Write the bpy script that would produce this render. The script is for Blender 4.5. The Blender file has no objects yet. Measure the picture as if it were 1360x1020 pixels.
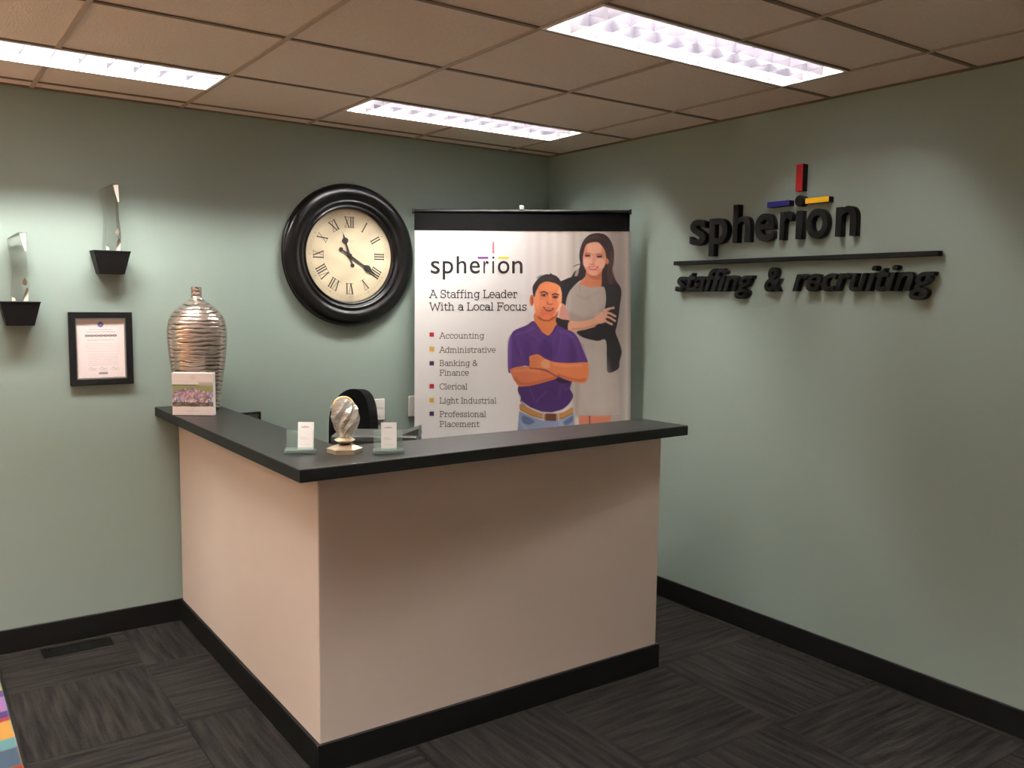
import bpy, bmesh, math, random
import numpy as np
from mathutils import Vector, Matrix
PI = math.pi
random.seed(7)
SC = bpy.context.scene
COL = SC.collection

# ---------------------------------------------------------------- camera
cam_d = bpy.data.cameras.new('camera'); cam = bpy.data.objects.new('camera', cam_d); COL.objects.link(cam)
yaw, pitch, roll, F = 0.6167, -0.0947, 0.0127, 1154.7
fw = Vector((math.sin(yaw)*math.cos(pitch), math.cos(yaw)*math.cos(pitch), math.sin(pitch)))
rt = Vector((math.cos(yaw), -math.sin(yaw), 0)); up = rt.cross(fw)
r2 = rt*math.cos(roll)+up*math.sin(roll); u2 = -rt*math.sin(roll)+up*math.cos(roll)
cam.matrix_world = Matrix(((r2.x, u2.x, -fw.x, -3.282), (r2.y, u2.y, -fw.y, -4.2674), (r2.z, u2.z, -fw.z, 1.5585), (0, 0, 0, 1)))
cam_d.sensor_width = 36; cam_d.lens = F/1360*36; cam_d.clip_start = 0.05
SC.camera = cam
# ---------------------------------------------------------------- world, exposure, light levels
w = bpy.data.worlds.new('world'); SC.world = w; w.use_nodes = True
w.node_tree.nodes['Background'].inputs[0].default_value = (0.5, 0.5, 0.5, 1)
w.node_tree.nodes['Background'].inputs[1].default_value = 0.0
SC.view_settings.view_transform = 'Standard'; SC.view_settings.look = 'None'
SC.view_settings.gamma = 1; SC.view_settings.exposure = 0.0; SC.view_settings.use_curve_mapping = False
SC.cycles.use_denoising = True
SC.cycles.max_bounces = 10; SC.cycles.diffuse_bounces = 5; SC.cycles.glossy_bounces = 5; SC.cycles.transmission_bounces = 8
SC.cycles.sample_clamp_indirect = 6
TUBE_COL = (1.0, 0.97, 0.93)
TUBE = 240.0           # emission of the fluorescent tubes
FILL_WATTS = 70.0          # watts of the added warm fill uplight left of the frame

# ---------------------------------------------------------------- colour and materials
def lin(c):
    c = c/255.0
    return c/12.92 if c <= 0.04045 else ((c+0.055)/1.055)**2.4
def rgb(r, g, b): return (lin(r), lin(g), lin(b), 1)
MATS = {}
def mat(name, col, rough=0.6, metal=0.0, spec=0.5, emis=None, trans=0.0, ior=1.45, noise=None, bump=None, coat=0.0):
    m = bpy.data.materials.new(name); m.use_nodes = True; nt = m.node_tree; b = nt.nodes['Principled BSDF']
    b.inputs['Base Color'].default_value = col; b.inputs['Roughness'].default_value = rough
    b.inputs['Metallic'].default_value = metal; b.inputs['Specular IOR Level'].default_value = spec
    b.inputs['Transmission Weight'].default_value = trans; b.inputs['IOR'].default_value = ior
    b.inputs['Coat Weight'].default_value = coat
    if emis:
        b.inputs['Emission Color'].default_value = emis[0]+(1,); b.inputs['Emission Strength'].default_value = emis[1]
    if noise or bump:
        tc = nt.nodes.new('ShaderNodeTexCoord')
    if noise:                                   # (scale, amount): fine variation of the base colour
        n = nt.nodes.new('ShaderNodeTexNoise'); n.inputs['Scale'].default_value = noise[0]; n.inputs['Detail'].default_value = 6
        nt.links.new(tc.outputs['Object'], n.inputs['Vector'])
        r = nt.nodes.new('ShaderNodeValToRGB'); a = noise[1]
        r.color_ramp.elements[0].position = .3; r.color_ramp.elements[1].position = .7
        r.color_ramp.elements[0].color = tuple(x*(1-a) for x in col[:3])+(1,)
        r.color_ramp.elements[1].color = tuple(min(1, x*(1+a)) for x in col[:3])+(1,)
        nt.links.new(n.outputs['Fac'], r.inputs['Fac']); nt.links.new(r.outputs['Color'], b.inputs['Base Color'])
    if bump:                                    # (scale, strength)
        n = nt.nodes.new('ShaderNodeTexNoise'); n.inputs['Scale'].default_value = bump[0]; n.inputs['Detail'].default_value = 4
        nt.links.new(tc.outputs['Object'], n.inputs['Vector'])
        bp = nt.nodes.new('ShaderNodeBump'); bp.inputs['Strength'].default_value = bump[1]; bp.inputs['Distance'].default_value = 0.004
        nt.links.new(n.outputs['Fac'], bp.inputs['Height']); nt.links.new(bp.outputs['Normal'], b.inputs['Normal'])
    MATS[name] = m
    return m
def attr_mat(name, rough=0.5, spec=0.4, metal=0.0):
    m = bpy.data.materials.new(name); m.use_nodes = True; nt = m.node_tree; b = nt.nodes['Principled BSDF']
    a = nt.nodes.new('ShaderNodeVertexColor'); a.layer_name = 'print'
    nt.links.new(a.outputs['Color'], b.inputs['Base Color'])
    b.inputs['Roughness'].default_value = rough; b.inputs['Specular IOR Level'].default_value = spec; b.inputs['Metallic'].default_value = metal
    return m
M_WALL = mat('sage_paint', rgb(146, 161, 151), 0.55, spec=0.35, bump=(260, 0.05), noise=(1.2, 0.02))
M_WALL2 = mat('bounce_beige', rgb(160, 134, 108), 0.7, noise=(1, 0.02))  # unseen left wall, warm tone put in for its bounce
M_WALL3 = mat('bounce_cream', rgb(226, 216, 204), 0.7, noise=(1, 0.02))  # unseen rear wall, made pale to bounce light onto the desk front
M_BASE = mat('black_vinyl_base', rgb(11, 10, 10), 0.45, spec=0.4, noise=(30, 0.1))
M_TILE = mat('mineral_fibre_tile', rgb(228, 212, 198), 0.95, spec=0.1, noise=(60, 0.04), bump=(140, 0.5))
M_TEE = mat('tee_metal_shaded', rgb(120, 102, 84), 0.6); M_TEE2 = mat('ceiling_cross_tee_metal', rgb(176, 156, 138), 0.6)  # row tees darker: shade at their edges is put into the colour
M_PLENUM = mat('plenum_dark', rgb(60, 55, 50), 0.9)
M_DESK = mat('desk_paint', rgb(212, 196, 184), 0.6, spec=0.3, noise=(3, 0.015), bump=(200, 0.05))
M_TOP = mat('black_laminate', rgb(23, 22, 21), 0.36, spec=0.5, noise=(180, 0.12), bump=(300, 0.05))
M_EDGE = mat('black_edge_band', rgb(15, 15, 14), 0.5, spec=0.3)
M_BLACK = mat('matte_black', rgb(10, 9, 9), 0.5, spec=0.25)
M_SATIN = mat('satin_black_clock', rgb(8, 7, 7), 0.28, spec=0.4, coat=0.1)
M_FABRIC = mat('black_mesh_fabric', rgb(8, 8, 9), 0.9, spec=0.1, bump=(700, 0.4))
M_WHITEPL = mat('white_plastic', rgb(232, 228, 220), 0.35)
M_LAMPW = mat('white_enamel', rgb(238, 236, 234), 0.35, spec=0.5)
M_BLADE = mat('louver_aluminium', rgb(203, 200, 208), 0.28, metal=1.0, spec=0.5)
TUBE_GAIN = (1.35, 1.35, .70, 1.2, 2.4, 3.2, 1.6, 1.7, 1.6)      # strength per fixture, set to balance the room light; order of the fixture list
M_TUBES = [mat('tube_glow', rgb(255, 250, 245), 0.5, emis=(TUBE_COL, TUBE*k)) for k in TUBE_GAIN]
M_CHROME = mat('brushed_steel', rgb(190, 188, 184), 0.3, metal=1.0)
M_GLASS = mat('clear_crystal', (1, 1, 1, 1), 0.02, trans=1.0, ior=1.5)
M_GREENGL = mat('green_tint_glass', rgb(214, 240, 228), 0.02, trans=1.0, ior=1.5)
def thin_glass(name, tint, refr=0.0, ior=1.5, frost=None):
    m = bpy.data.materials.new(name); m.use_nodes = True; nt = m.node_tree; out = nt.nodes['Material Output']
    g = nt.nodes['Principled BSDF']; g.inputs['Transmission Weight'].default_value = 1; g.inputs['Roughness'].default_value = .02; g.inputs['IOR'].default_value = ior; g.inputs['Base Color'].default_value = tint
    t = nt.nodes.new('ShaderNodeBsdfTransparent'); t.inputs[0].default_value = tint
    gl = nt.nodes.new('ShaderNodeBsdfGlossy'); gl.inputs['Roughness'].default_value = .03
    lw = nt.nodes.new('ShaderNodeLayerWeight'); lw.inputs[0].default_value = .22
    mx = nt.nodes.new('ShaderNodeMixShader'); nt.links.new(lw.outputs['Fresnel'], mx.inputs[0]); nt.links.new(t.outputs[0], mx.inputs[1]); nt.links.new(gl.outputs[0], mx.inputs[2])
    m2 = nt.nodes.new('ShaderNodeMixShader'); m2.inputs[0].default_value = refr; nt.links.new(mx.outputs[0], m2.inputs[1]); nt.links.new(g.outputs[0], m2.inputs[2])
    last = m2
    if frost:                                   # a little milky scatter at the cut edges
        df = nt.nodes.new('ShaderNodeBsdfDiffuse'); df.inputs[0].default_value = frost[1]
        m3 = nt.nodes.new('ShaderNodeMixShader'); m3.inputs[0].default_value = frost[0]
        nt.links.new(m2.outputs[0], m3.inputs[1]); nt.links.new(df.outputs[0], m3.inputs[2]); last = m3
    nt.links.new(last.outputs[0], out.inputs['Surface'])
    return m
M_GLASS = thin_glass('clear_crystal_block', (.99, .99, .98, 1), refr=.12)
M_GREENGL = thin_glass('green_edge_glass', (.96, .99, .975, 1), refr=.0, frost=(.26, rgb(192, 216, 206)))
M_CHAMP = mat('champagne_metal', rgb(226, 208, 178), 0.3, metal=0.75, noise=(40, 0.08), bump=(90, 0.2))
M_PAPER = mat('white_card', rgb(254, 252, 250), 0.6)
M_GREYPL = mat('grey_plastic', rgb(58, 58, 56), 0.35)
M_INK = mat('print_ink_black', rgb(26, 24, 26), 0.5)
M_INKG = mat('print_ink_grey', rgb(88, 84, 82), 0.5)
M_WOOD = mat('desk_laminate_grey', rgb(110, 100, 90), 0.5, noise=(15, 0.1))

def carpet_mat():
    m = bpy.data.materials.new('ribbed_carpet'); m.use_nodes = True; nt = m.node_tree; b = nt.nodes['Principled BSDF']
    L = nt.links.new
    tc = nt.nodes.new('ShaderNodeTexCoord')
    mp = nt.nodes.new('ShaderNodeMapping'); mp.inputs['Scale'].default_value = (40, 3.2, 1); L(tc.outputs['Object'], mp.inputs['Vector'])
    n = nt.nodes.new('ShaderNodeTexNoise'); n.inputs['Scale'].default_value = 1.0; n.inputs['Detail'].default_value = 1.5
    L(mp.outputs['Vector'], n.inputs['Vector'])
    mp2 = nt.nodes.new('ShaderNodeMapping'); mp2.inputs['Scale'].default_value = (260, 60, 1); L(tc.outputs['Object'], mp2.inputs['Vector'])
    n2 = nt.nodes.new('ShaderNodeTexNoise'); n2.inputs['Scale'].default_value = 1.0; n2.inputs['Detail'].default_value = 3
    L(mp2.outputs['Vector'], n2.inputs['Vector'])
    mx = nt.nodes.new('ShaderNodeMath'); mx.operation = 'MULTIPLY_ADD'; mx.inputs[1].default_value = 0.35
    L(n2.outputs['Fac'], mx.inputs[0]); L(n.outputs['Fac'], mx.inputs[2])
    r = nt.nodes.new('ShaderNodeValToRGB')
    r.color_ramp.elements[0].position = .50; r.color_ramp.elements[0].color = rgb(14, 13, 13)
    r.color_ramp.elements[1].position = .88; r.color_ramp.elements[1].color = rgb(41, 38, 34)
    L(mx.outputs[0], r.inputs['Fac']); L(r.outputs['Color'], b.inputs['Base Color'])
    bp = nt.nodes.new('ShaderNodeBump'); bp.inputs['Strength'].default_value = 0.9; bp.inputs['Distance'].default_value = 0.006
    L(mx.outputs[0], bp.inputs['Height']); L(bp.outputs['Normal'], b.inputs['Normal'])
    b.inputs['Roughness'].default_value = 0.95; b.inputs['Specular IOR Level'].default_value = 0.1
    return m
M_CARPET = carpet_mat()

# ---------------------------------------------------------------- helpers
def link(name, me, m=None, parent=None, loc=None, rot=None):
    o = bpy.data.objects.new(name, me); COL.objects.link(o)
    if m is not None and me is not None and not me.materials:
        for k in (m if isinstance(m, (list, tuple)) else [m]): me.materials.append(k)
    if parent is not None: o.parent = parent
    if loc is not None: o.location = loc
    if rot is not None: o.rotation_euler = rot
    return o
def obj(name, bm, m=None, parent=None, loc=None, rot=None, smooth=False):
    me = bpy.data.meshes.new(name)
    bmesh.ops.recalc_face_normals(bm, faces=bm.faces[:])
    bm.to_mesh(me); bm.free()
    if smooth:
        for p in me.polygons: p.use_smooth = True
    return link(name, me, m, parent, loc, rot)
def empty(name, loc=(0, 0, 0), rotz=0):
    o = bpy.data.objects.new(name, None); COL.objects.link(o); o.location = loc; o.rotation_euler = (0, 0, rotz)
    o.empty_display_size = 0.05
    return o
def tag(o, label=None, cat=None, group=None, kind=None):
    if label: o['label'] = label
    if cat: o['category'] = cat
    if group: o['group'] = group
    if kind: o['kind'] = kind
    return o
def box(bm, x0, x1, y0, y1, z0, z1, bev=0.0, mi=0):
    vs = [bm.verts.new(p) for p in ((x0, y0, z0), (x1, y0, z0), (x1, y1, z0), (x0, y1, z0), (x0, y0, z1), (x1, y0, z1), (x1, y1, z1), (x0, y1, z1))]
    fs = [bm.faces.new([vs[i] for i in q]) for q in ((3, 2, 1, 0), (4, 5, 6, 7), (0, 1, 5, 4), (1, 2, 6, 5), (2, 3, 7, 6), (3, 0, 4, 7))]
    for f_ in fs: f_.material_index = mi
    if bev:
        es = list({e for f_ in fs for e in f_.edges})
        bmesh.ops.bevel(bm, geom=es, offset=bev, segments=2, profile=0.5, affect='EDGES')
    return bm
def bx(*a, **k): return box(bmesh.new(), *a, **k)
def prism(bm, pts, z0, z1, bev=0.0):
    lo = [bm.verts.new((p[0], p[1], z0)) for p in pts]; hi = [bm.verts.new((p[0], p[1], z1)) for p in pts]
    n = len(pts); fs = [bm.faces.new(lo[::-1]), bm.faces.new(hi)]
    for i in range(n): fs.append(bm.faces.new((lo[i], lo[(i+1) % n], hi[(i+1) % n], hi[i])))
    if bev:
        es = list({e for f_ in fs for e in f_.edges})
        bmesh.ops.bevel(bm, geom=es, offset=bev, segments=2, profile=0.5, affect='EDGES')
    return bm
def lathe(bm, prof, seg=48, axis='Z', twist=None):
    rings = []
    for (r, h) in prof:
        if r < 1e-6:
            p = (0, 0, h) if axis == 'Z' else (0, -h, 0); rings.append([bm.verts.new(p)]); continue
        ring = []
        for i in range(seg):
            a = 2*PI*i/seg
            ring.append(bm.verts.new((r*math.cos(a), r*math.sin(a), h) if axis == 'Z' else (r*math.cos(a), -h, r*math.sin(a))))
        rings.append(ring)
    for A, B in zip(rings, rings[1:]):
        for i in range(seg):
            j = (i+1) % seg
            if len(A) == 1 and len(B) == 1: continue
            if len(A) == 1: bm.faces.new((A[0], B[i], B[j]))
            elif len(B) == 1: bm.faces.new((A[i], A[j], B[0]))
            else: bm.faces.new((A[i], A[j], B[j], B[i]))
    return bm
def cyl(bm, p0, p1, r, seg=12, r1=None):
    p0 = Vector(p0); p1 = Vector(p1); d = (p1-p0).normalized(); r1 = r if r1 is None else r1
    a = d.orthogonal().normalized(); b = d.cross(a)
    A = [bm.verts.new(p0+(a*math.cos(2*PI*i/seg)+b*math.sin(2*PI*i/seg))*r) for i in range(seg)]
    B = [bm.verts.new(p1+(a*math.cos(2*PI*i/seg)+b*math.sin(2*PI*i/seg))*r1) for i in range(seg)]
    for i in range(seg): bm.faces.new((A[i], A[(i+1) % seg], B[(i+1) % seg], B[i]))
    bm.faces.new(A[::-1]); bm.faces.new(B)
    return bm

# ------- painter for flat prints: numpy canvas -> colour attribute on a fine grid
class Canvas:
    def __init__(s, x0, x1, y0, y1, dens):
        s.x0, s.x1, s.y0, s.y1 = x0, x1, y0, y1
        s.nx = int((x1-x0)*dens)+1; s.ny = int((y1-y0)*dens)+1
        s.X, s.Y = np.meshgrid(np.linspace(x0, x1, s.nx), np.linspace(y0, y1, s.ny))
        s.C = np.ones((s.ny, s.nx, 3)); s.dens = dens
    def win(s, xa, xb, ya, yb):
        kx = (s.nx-1)/(s.x1-s.x0); ky = (s.ny-1)/(s.y1-s.y0)
        i0 = max(0, int((xa-s.x0)*kx)); i1 = min(s.nx, int((xb-s.x0)*kx)+2)
        j0 = max(0, int((ya-s.y0)*ky)); j1 = min(s.ny, int((yb-s.y0)*ky)+2)
        return (slice(j0, max(j0, j1)), slice(i0, max(i0, i1)))
    def mix(s, w_, a, col):
        c = np.array([v for v in col], float)/255.0
        s.C[w_] = s.C[w_]*(1-a[..., None])+c*a[..., None]
    def poly(s, pts, col, soft=0.8, smooth=True, alpha=1.0):
        p = np.array(pts, float)
        if smooth:
            n = len(p); out = []
            for i in range(n):
                a, b, c, d = p[i-1], p[i], p[(i+1) % n], p[(i+2) % n]
                for t in (0, .25, .5, .75):
                    out.append(.5*((2*b)+(-a+c)*t+(2*a-5*b+4*c-d)*t*t+(-a+3*b-3*c+d)*t**3))
            p = np.array(out)
        m = soft+1
        w_ = s.win(p[:, 0].min()-m, p[:, 0].max()+m, p[:, 1].min()-m, p[:, 1].max()+m)
        X, Y = s.X[w_], s.Y[w_]
        if X.size == 0: return
        ins = np.zeros(X.shape, bool); dist = np.full(X.shape, 1e9)
        for i in range(len(p)):
            (ax, ay), (bx_, by) = p[i-1], p[i]
            cond = (ay > Y) != (by > Y)
            if ay != by: ins ^= cond & (X < (bx_-ax)*(Y-ay)/(by-ay)+ax)
            L2 = (bx_-ax)**2+(by-ay)**2+1e-12
            t = np.clip(((X-ax)*(bx_-ax)+(Y-ay)*(by-ay))/L2, 0, 1)
            dist = np.minimum(dist, np.hypot(X-ax-t*(bx_-ax), Y-ay-t*(by-ay)))
        sd = np.where(ins, -dist, dist)
        s.mix(w_, alpha*np.clip(.5-sd/soft, 0, 1), col)
    def line(s, pts, wd, col, alpha=1.0, soft=0.7):
        p = np.array(pts, float); m = wd+soft+1
        w_ = s.win(p[:, 0].min()-m, p[:, 0].max()+m, p[:, 1].min()-m, p[:, 1].max()+m)
        X, Y = s.X[w_], s.Y[w_]
        if X.size == 0: return
        dist = np.full(X.shape, 1e9)
        for (ax, ay), (bx_, by) in zip(p, p[1:]):
            L2 = (bx_-ax)**2+(by-ay)**2+1e-12
            t = np.clip(((X-ax)*(bx_-ax)+(Y-ay)*(by-ay))/L2, 0, 1)
            dist = np.minimum(dist, np.hypot(X-ax-t*(bx_-ax), Y-ay-t*(by-ay)))
        s.mix(w_, alpha*np.clip(.5-(dist-wd/2)/soft, 0, 1), col)
    def blob(s, cx, cy, rx, ry, col, alpha=1.0, soft=1.0, rot=0):
        R = max(rx, ry)*(1+soft); w_ = s.win(cx-R, cx+R, cy-R, cy+R); X, Y = s.X[w_]-cx, s.Y[w_]-cy
        c, n = math.cos(rot), math.sin(rot)
        q = np.hypot((X*c+Y*n)/rx, (-X*n+Y*c)/ry)
        t = np.clip((1+soft-q)/(soft+1e-6)/1.0, 0, 1) if soft > 0 else (q < 1)*1.0
        s.mix(w_, alpha*t*t*(3-2*t), col)
    def mesh(s, name, fn, m, parent=None):
        V = np.empty((s.ny*s.nx, 3)); V[:] = fn(s.X.ravel(), s.Y.ravel())
        idx = np.arange(s.ny*s.nx).reshape(s.ny, s.nx)
        Fq = np.stack([idx[:-1, :-1], idx[1:, :-1], idx[1:, 1:], idx[:-1, 1:]], -1).reshape(-1, 4)
        me = bpy.data.meshes.new(name)
        me.vertices.add(len(V)); me.vertices.foreach_set('co', V.ravel())
        me.loops.add(Fq.size); me.loops.foreach_set('vertex_index', Fq.ravel().astype(np.int32))
        me.polygons.add(len(Fq)); me.polygons.foreach_set('loop_start', np.arange(0, Fq.size, 4, dtype=np.int32))
        me.update(calc_edges=True)
        c = np.clip(s.C.reshape(-1, 3), 0, 1); l = np.where(c <= .04045, c/12.92, ((c+.055)/1.055)**2.4)
        at = me.color_attributes.new('print', 'FLOAT_COLOR', 'POINT')
        at.data.foreach_set('color', np.concatenate([l, np.ones((len(l), 1))], 1).ravel().astype(np.float32))
        return link(name, me, m, parent)

# ------- slab-serif stroke lettering (flat ink on prints)
def arc(cx, cy, rx, ry, a0, a1, n=10):
    return [(cx+rx*math.cos(math.radians(a0+(a1-a0)*i/n)), cy+ry*math.sin(math.radians(a0+(a1-a0)*i/n))) for i in range(n+1)]
def hb(x, y, l=.08, r=.08): return [(x-l, y), (x+r, y)]
GL = {
 'A': (.66, [[(.05, 0), (.33, .7), (.61, 0)], [(.15, .25), (.51, .25)], hb(.06, 0), hb(.6, 0), [(.2, .7), (.36, .7)]]),
 'a': (.5, [arc(.22, .15, .17, .15, 0, 360, 14), arc(.23, .33, .17, .17, 150, 0)+[(.4, 0), (.48, 0)]]),
 'B': (.6, [[(.12, 0), (.12, .7)], [(.03, .7), (.3, .7)]+arc(.3, .53, .17, .17, 90, -90, 8)+[(.12, .36)], [(.3, .36)]+arc(.32, .18, .19, .18, 90, -90, 8)+[(.03, 0)]]),
 'C': (.64, [arc(.35, .35, .3, .36, 40, 320, 18), [(.58, .45), (.58, .68)], [(.57, .13), (.6, .2)]]),
 'c': (.46, [arc(.26, .25, .2, .26, 45, 315, 14), [(.41, .34), (.41, .46)]]),
 'd': (.56, [arc(.24, .25, .19, .26, 0, 360, 16), [(.35, .7), (.43, .7), (.43, 0), (.51, 0)]]),
 'e': (.5, [[(.06, .27), (.43, .27)]+arc(.25, .26, .19, .26, 0, 310, 16)]),
 'F': (.56, [[(.12, 0), (.12, .7)], [(.03, .7), (.52, .7), (.52, .56)], [(.12, .37), (.4, .37)], [(.4, .3), (.4, .44)], hb(.12, 0, .09, .12)]),
 'f': (.34, [[(.14, 0), (.14, .55)]+arc(.25, .57, .11, .15, 180, 60, 6), [(.02, .48), (.3, .48)], hb(.14, 0)]),
 'g': (.54, [arc(.24, .26, .18, .24, 0, 360, 16), [(.5, .49), (.42, .49), (.42, -.04)]+arc(.24, -.05, .18, .16, 0, -150, 8)]),
 'h': (.58, [[(.04, .7), (.12, .7), (.12, 0)], arc(.27, .32, .15, .18, 170, 0)+[(.42, 0)], hb(.12, 0), hb(.43, 0)]),
 'I': (.3, [[(.15, 0), (.15, .7)], hb(.15, 0, .1, .1), hb(.15, .7, .1, .1)]),
 'i': (.28, [[(.05, .5), (.14, .5), (.14, 0)], hb(.14, 0), [(.13, .65), (.15, .71)]]),
 'k': (.56, [[(.04, .7), (.12, .7), (.12, 0)], [(.42, .49), (.12, .22)], [(.23, .31), (.45, 0)], hb(.12, 0), hb(.46, 0, .07, .07), hb(.42, .49, .07, .07)]),
 'L': (.54, [[(.12, .7), (.12, 0)], [(.03, 0), (.5, 0), (.5, .16)], hb(.12, .7, .09, .1)]),
 'l': (.28, [[(.05, .7), (.14, .7), (.14, 0)], hb(.14, 0)]),
 'm': (.86, [[(.04, .49), (.12, .49), (.12, 0)], arc(.25, .34, .13, .16, 165, 0)+[(.38, 0)], [(.38, .3)]+arc(.54, .34, .15, .16, 165, 0)+[(.7, 0)], hb(.12, 0), hb(.39, 0), hb(.71, 0)]),
 'n': (.58, [[(.04, .49), (.12, .49), (.12, 0)], arc(.27, .33, .15, .17, 165, 0)+[(.42, 0)], hb(.12, 0), hb(.43, 0)]),
 'o': (.52, [arc(.26, .25, .2, .26, 0, 360, 18)]),
 'P': (.56, [[(.12, 0), (.12, .7)], [(.03, .7), (.3, .7)]+arc(.3, .52, .19, .18, 90, -90, 8)+[(.12, .34)], hb(.12, 0, .09, .12)]),
 'r': (.42, [[(.04, .49), (.13, .49), (.13, 0)], arc(.29, .31, .16, .19, 170, 70, 6)+[(.36, .37)], hb(.13, 0, .09, .12)]),
 'S': (.54, [arc(.27, .52, .19, .19, 35, 250, 10)+arc(.27, .18, .2, .19, 70, -145, 10), [(.45, .5), (.45, .7)], [(.08, 0), (.08, .2)]]),
 's': (.44, [arc(.22, .37, .14, .13, 40, 250, 8)+arc(.22, .12, .15, .13, 70, -140, 8), [(.36, .38), (.36, .5)], [(.07, 0), (.07, .12)]]),
 't': (.36, [[(.14, .62), (.14, .12)]+arc(.25, .11, .11, .12, 180, 320, 6), [(.02, .48), (.31, .48)]]),
 'u': (.58, [[(.04, .49), (.12, .49), (.12, .18)]+arc(.27, .17, .15, .17, 180, 350, 8), [(.36, .49), (.44, .49), (.44, 0), (.52, 0)]]),
 'v': (.52, [[(.06, .49), (.26, 0), (.46, .49)], hb(.07, .49, .07, .07), hb(.45, .49, .07, .07)]),
 'W': (.94, [[(.06, .7), (.26, 0), (.47, .6), (.68, 0), (.88, .7)], hb(.07, .7), hb(.87, .7)]),
 '&': (.66, [[(.6, 0), (.2, .5)]+arc(.3, .57, .13, .14, 200, -20, 8)+[(.36, .43), (.14, .3)]+arc(.25, .17, .17, .18, 130, 300, 8)+[(.5, .2), (.56, .33)]]),
 ' ': (.27, [])}
def ribbon(bm, pts, wd, fn):
    P = [Vector((p[0], p[1])) for p in pts]
    closed = (P[0]-P[-1]).length < 1e-5
    L, R = [], []
    n = len(P)
    for i in range(n):
        a = P[i]-P[i-1] if i else (P[0]-P[-2] if closed else P[1]-P[0])
        b = P[i+1]-P[i] if i < n-1 else (P[1]-P[0] if closed else P[-1]-P[-2])
        if a.length < 1e-9: a = b
        if b.length < 1e-9: b = a
        a = a.normalized(); b = b.normalized()
        na = Vector((-a.y, a.x)); nb = Vector((-b.y, b.x)); m_ = na+nb
        if m_.length < .3: m_ = nb
        else: m_ = m_/max(.35, m_.length_squared)*2
        q = P[i]
        if not closed:
            if i == 0: q = q-b*wd*.35
            if i == n-1: q = q+a*wd*.35
        L.append(bm.verts.new(fn(*(q+m_*wd/2)))); R.append(bm.verts.new(fn(*(q-m_*wd/2))))
    for i in range(n-1):
        try: bm.faces.new((L[i], R[i], R[i+1], L[i+1]))
        except ValueError: pass
def slab_text(bm, s, x0, x1, base, cap, wd, fn):
    """x grows right, y grows up, in image pixels; string stretched to x0..x1; fn maps image pixels to 3-D"""
    tot = sum(GL[c][0] for c in s); kx = (x1-x0)/tot; ky = cap/.7; x = x0
    for c in s:
        adv, st = GL[c]
        for pl in st: ribbon(bm, [(x+p[0]*kx, base+p[1]*ky) for p in pl], wd, fn)
        x += adv*kx

# ------- sans glyph meshes from the built-in font
def font_mesh(s, shear=0.0, offset=0.0, extrude=0.0, res=6):
    cu = bpy.data.curves.new('glyph', 'FONT'); cu.body = s; cu.size = 1; cu.shear = shear; cu.offset = offset; cu.extrude = extrude
    cu.resolution_u = res
    o = bpy.data.objects.new('glyph', cu)
    me = bpy.data.meshes.new_from_object(o)
    bpy.data.objects.remove(o); bpy.data.curves.remove(cu)
    return me
def span(me):
    xs = [v.co.x for v in me.vertices]; return min(xs), max(xs)
def vspan(me):
    xs = [v.co.y for v in me.vertices]; return min(xs), max(xs)

# ================================================================= ROOM
H = 2.4316; XL, YB, T2 = -2.1599, -0.7364, 0.6096
X0, Y0 = -7.0, -6.3                  # far left and rear of the room, both out of frame; rear moved in for its bounce
tag(obj('wall_back', bx(X0, 0.12, 0, 0.12, -0.05, H+0.15), M_WALL), kind='structure')
tag(obj('wall_right', bx(0, 0.12, Y0, 0, -0.05, H+0.15), M_WALL), kind='structure')
tag(obj('unseen_wall_left', bx(X0-0.12, X0, Y0, 0, -0.05, H+0.15), M_WALL2), kind='structure')
tag(obj('unseen_wall_front', bx(X0, 0, Y0-0.12, Y0, -0.05, H+0.15), M_WALL3), kind='structure')
HB, TB = 0.1046, 0.012
def base_bm(x0, x1, y0, y1): return bx(x0, x1, y0, y1, 0.0, HB, bev=0.003)
tag(obj('baseboard_back', base_bm(X0, 0, -TB, 0), M_BASE), kind='structure')
tag(obj('baseboard_right', base_bm(-TB, 0, Y0, -TB), M_BASE), kind='structure')
tag(obj('baseboard_left', base_bm(X0, X0+TB, Y0, -TB), M_BASE), kind='structure')
tag(obj('baseboard_front', base_bm(X0+TB, -TB, Y0, Y0+TB), M_BASE), kind='structure')

# floor: slab with carpet tiles laid quarter-turned
floor = tag(obj('floor', bx(X0, 0, Y0, 0, -0.06, -0.006), M_PLENUM), kind='structure')
TS = 0.6096; cx0, cy0 = -2.48, -0.47
tile_me = {}
def carpet_tile(x0, x1, y0, y1, turned):
    x0 = max(x0, X0); x1 = min(x1, 0); y0 = max(y0, Y0); y1 = min(y1, 0)
    if x1-x0 < .01 or y1-y0 < .01: return
    dx, dy = x1-x0-.0012, y1-y0-.0012
    if turned: dx, dy = dy, dx
    key = (round(dx, 3), round(dy, 3))
    if key not in tile_me:
        b = bx(-dx/2, dx/2, -dy/2, dy/2, -0.006, 0.0, bev=0.0008)
        me = bpy.data.meshes.new('carpet_tile'); b.to_mesh(me); b.free(); me.materials.append(M_CARPET); tile_me[key] = me
    o = bpy.data.objects.new('carpet_tile', tile_me[key]); COL.objects.link(o); o.parent = floor
    o.location = ((x0+x1)/2, (y0+y1)/2, 0); o.rotation_euler = (0, 0, PI/2 if turned else 0)
for i in range(-8, 5):
    for j in range(-13, 2):
        carpet_tile(cx0+i*TS, cx0+(i+1)*TS, cy0+j*TS, cy0+(j+1)*TS, (i+j) % 2 == 1)

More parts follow.
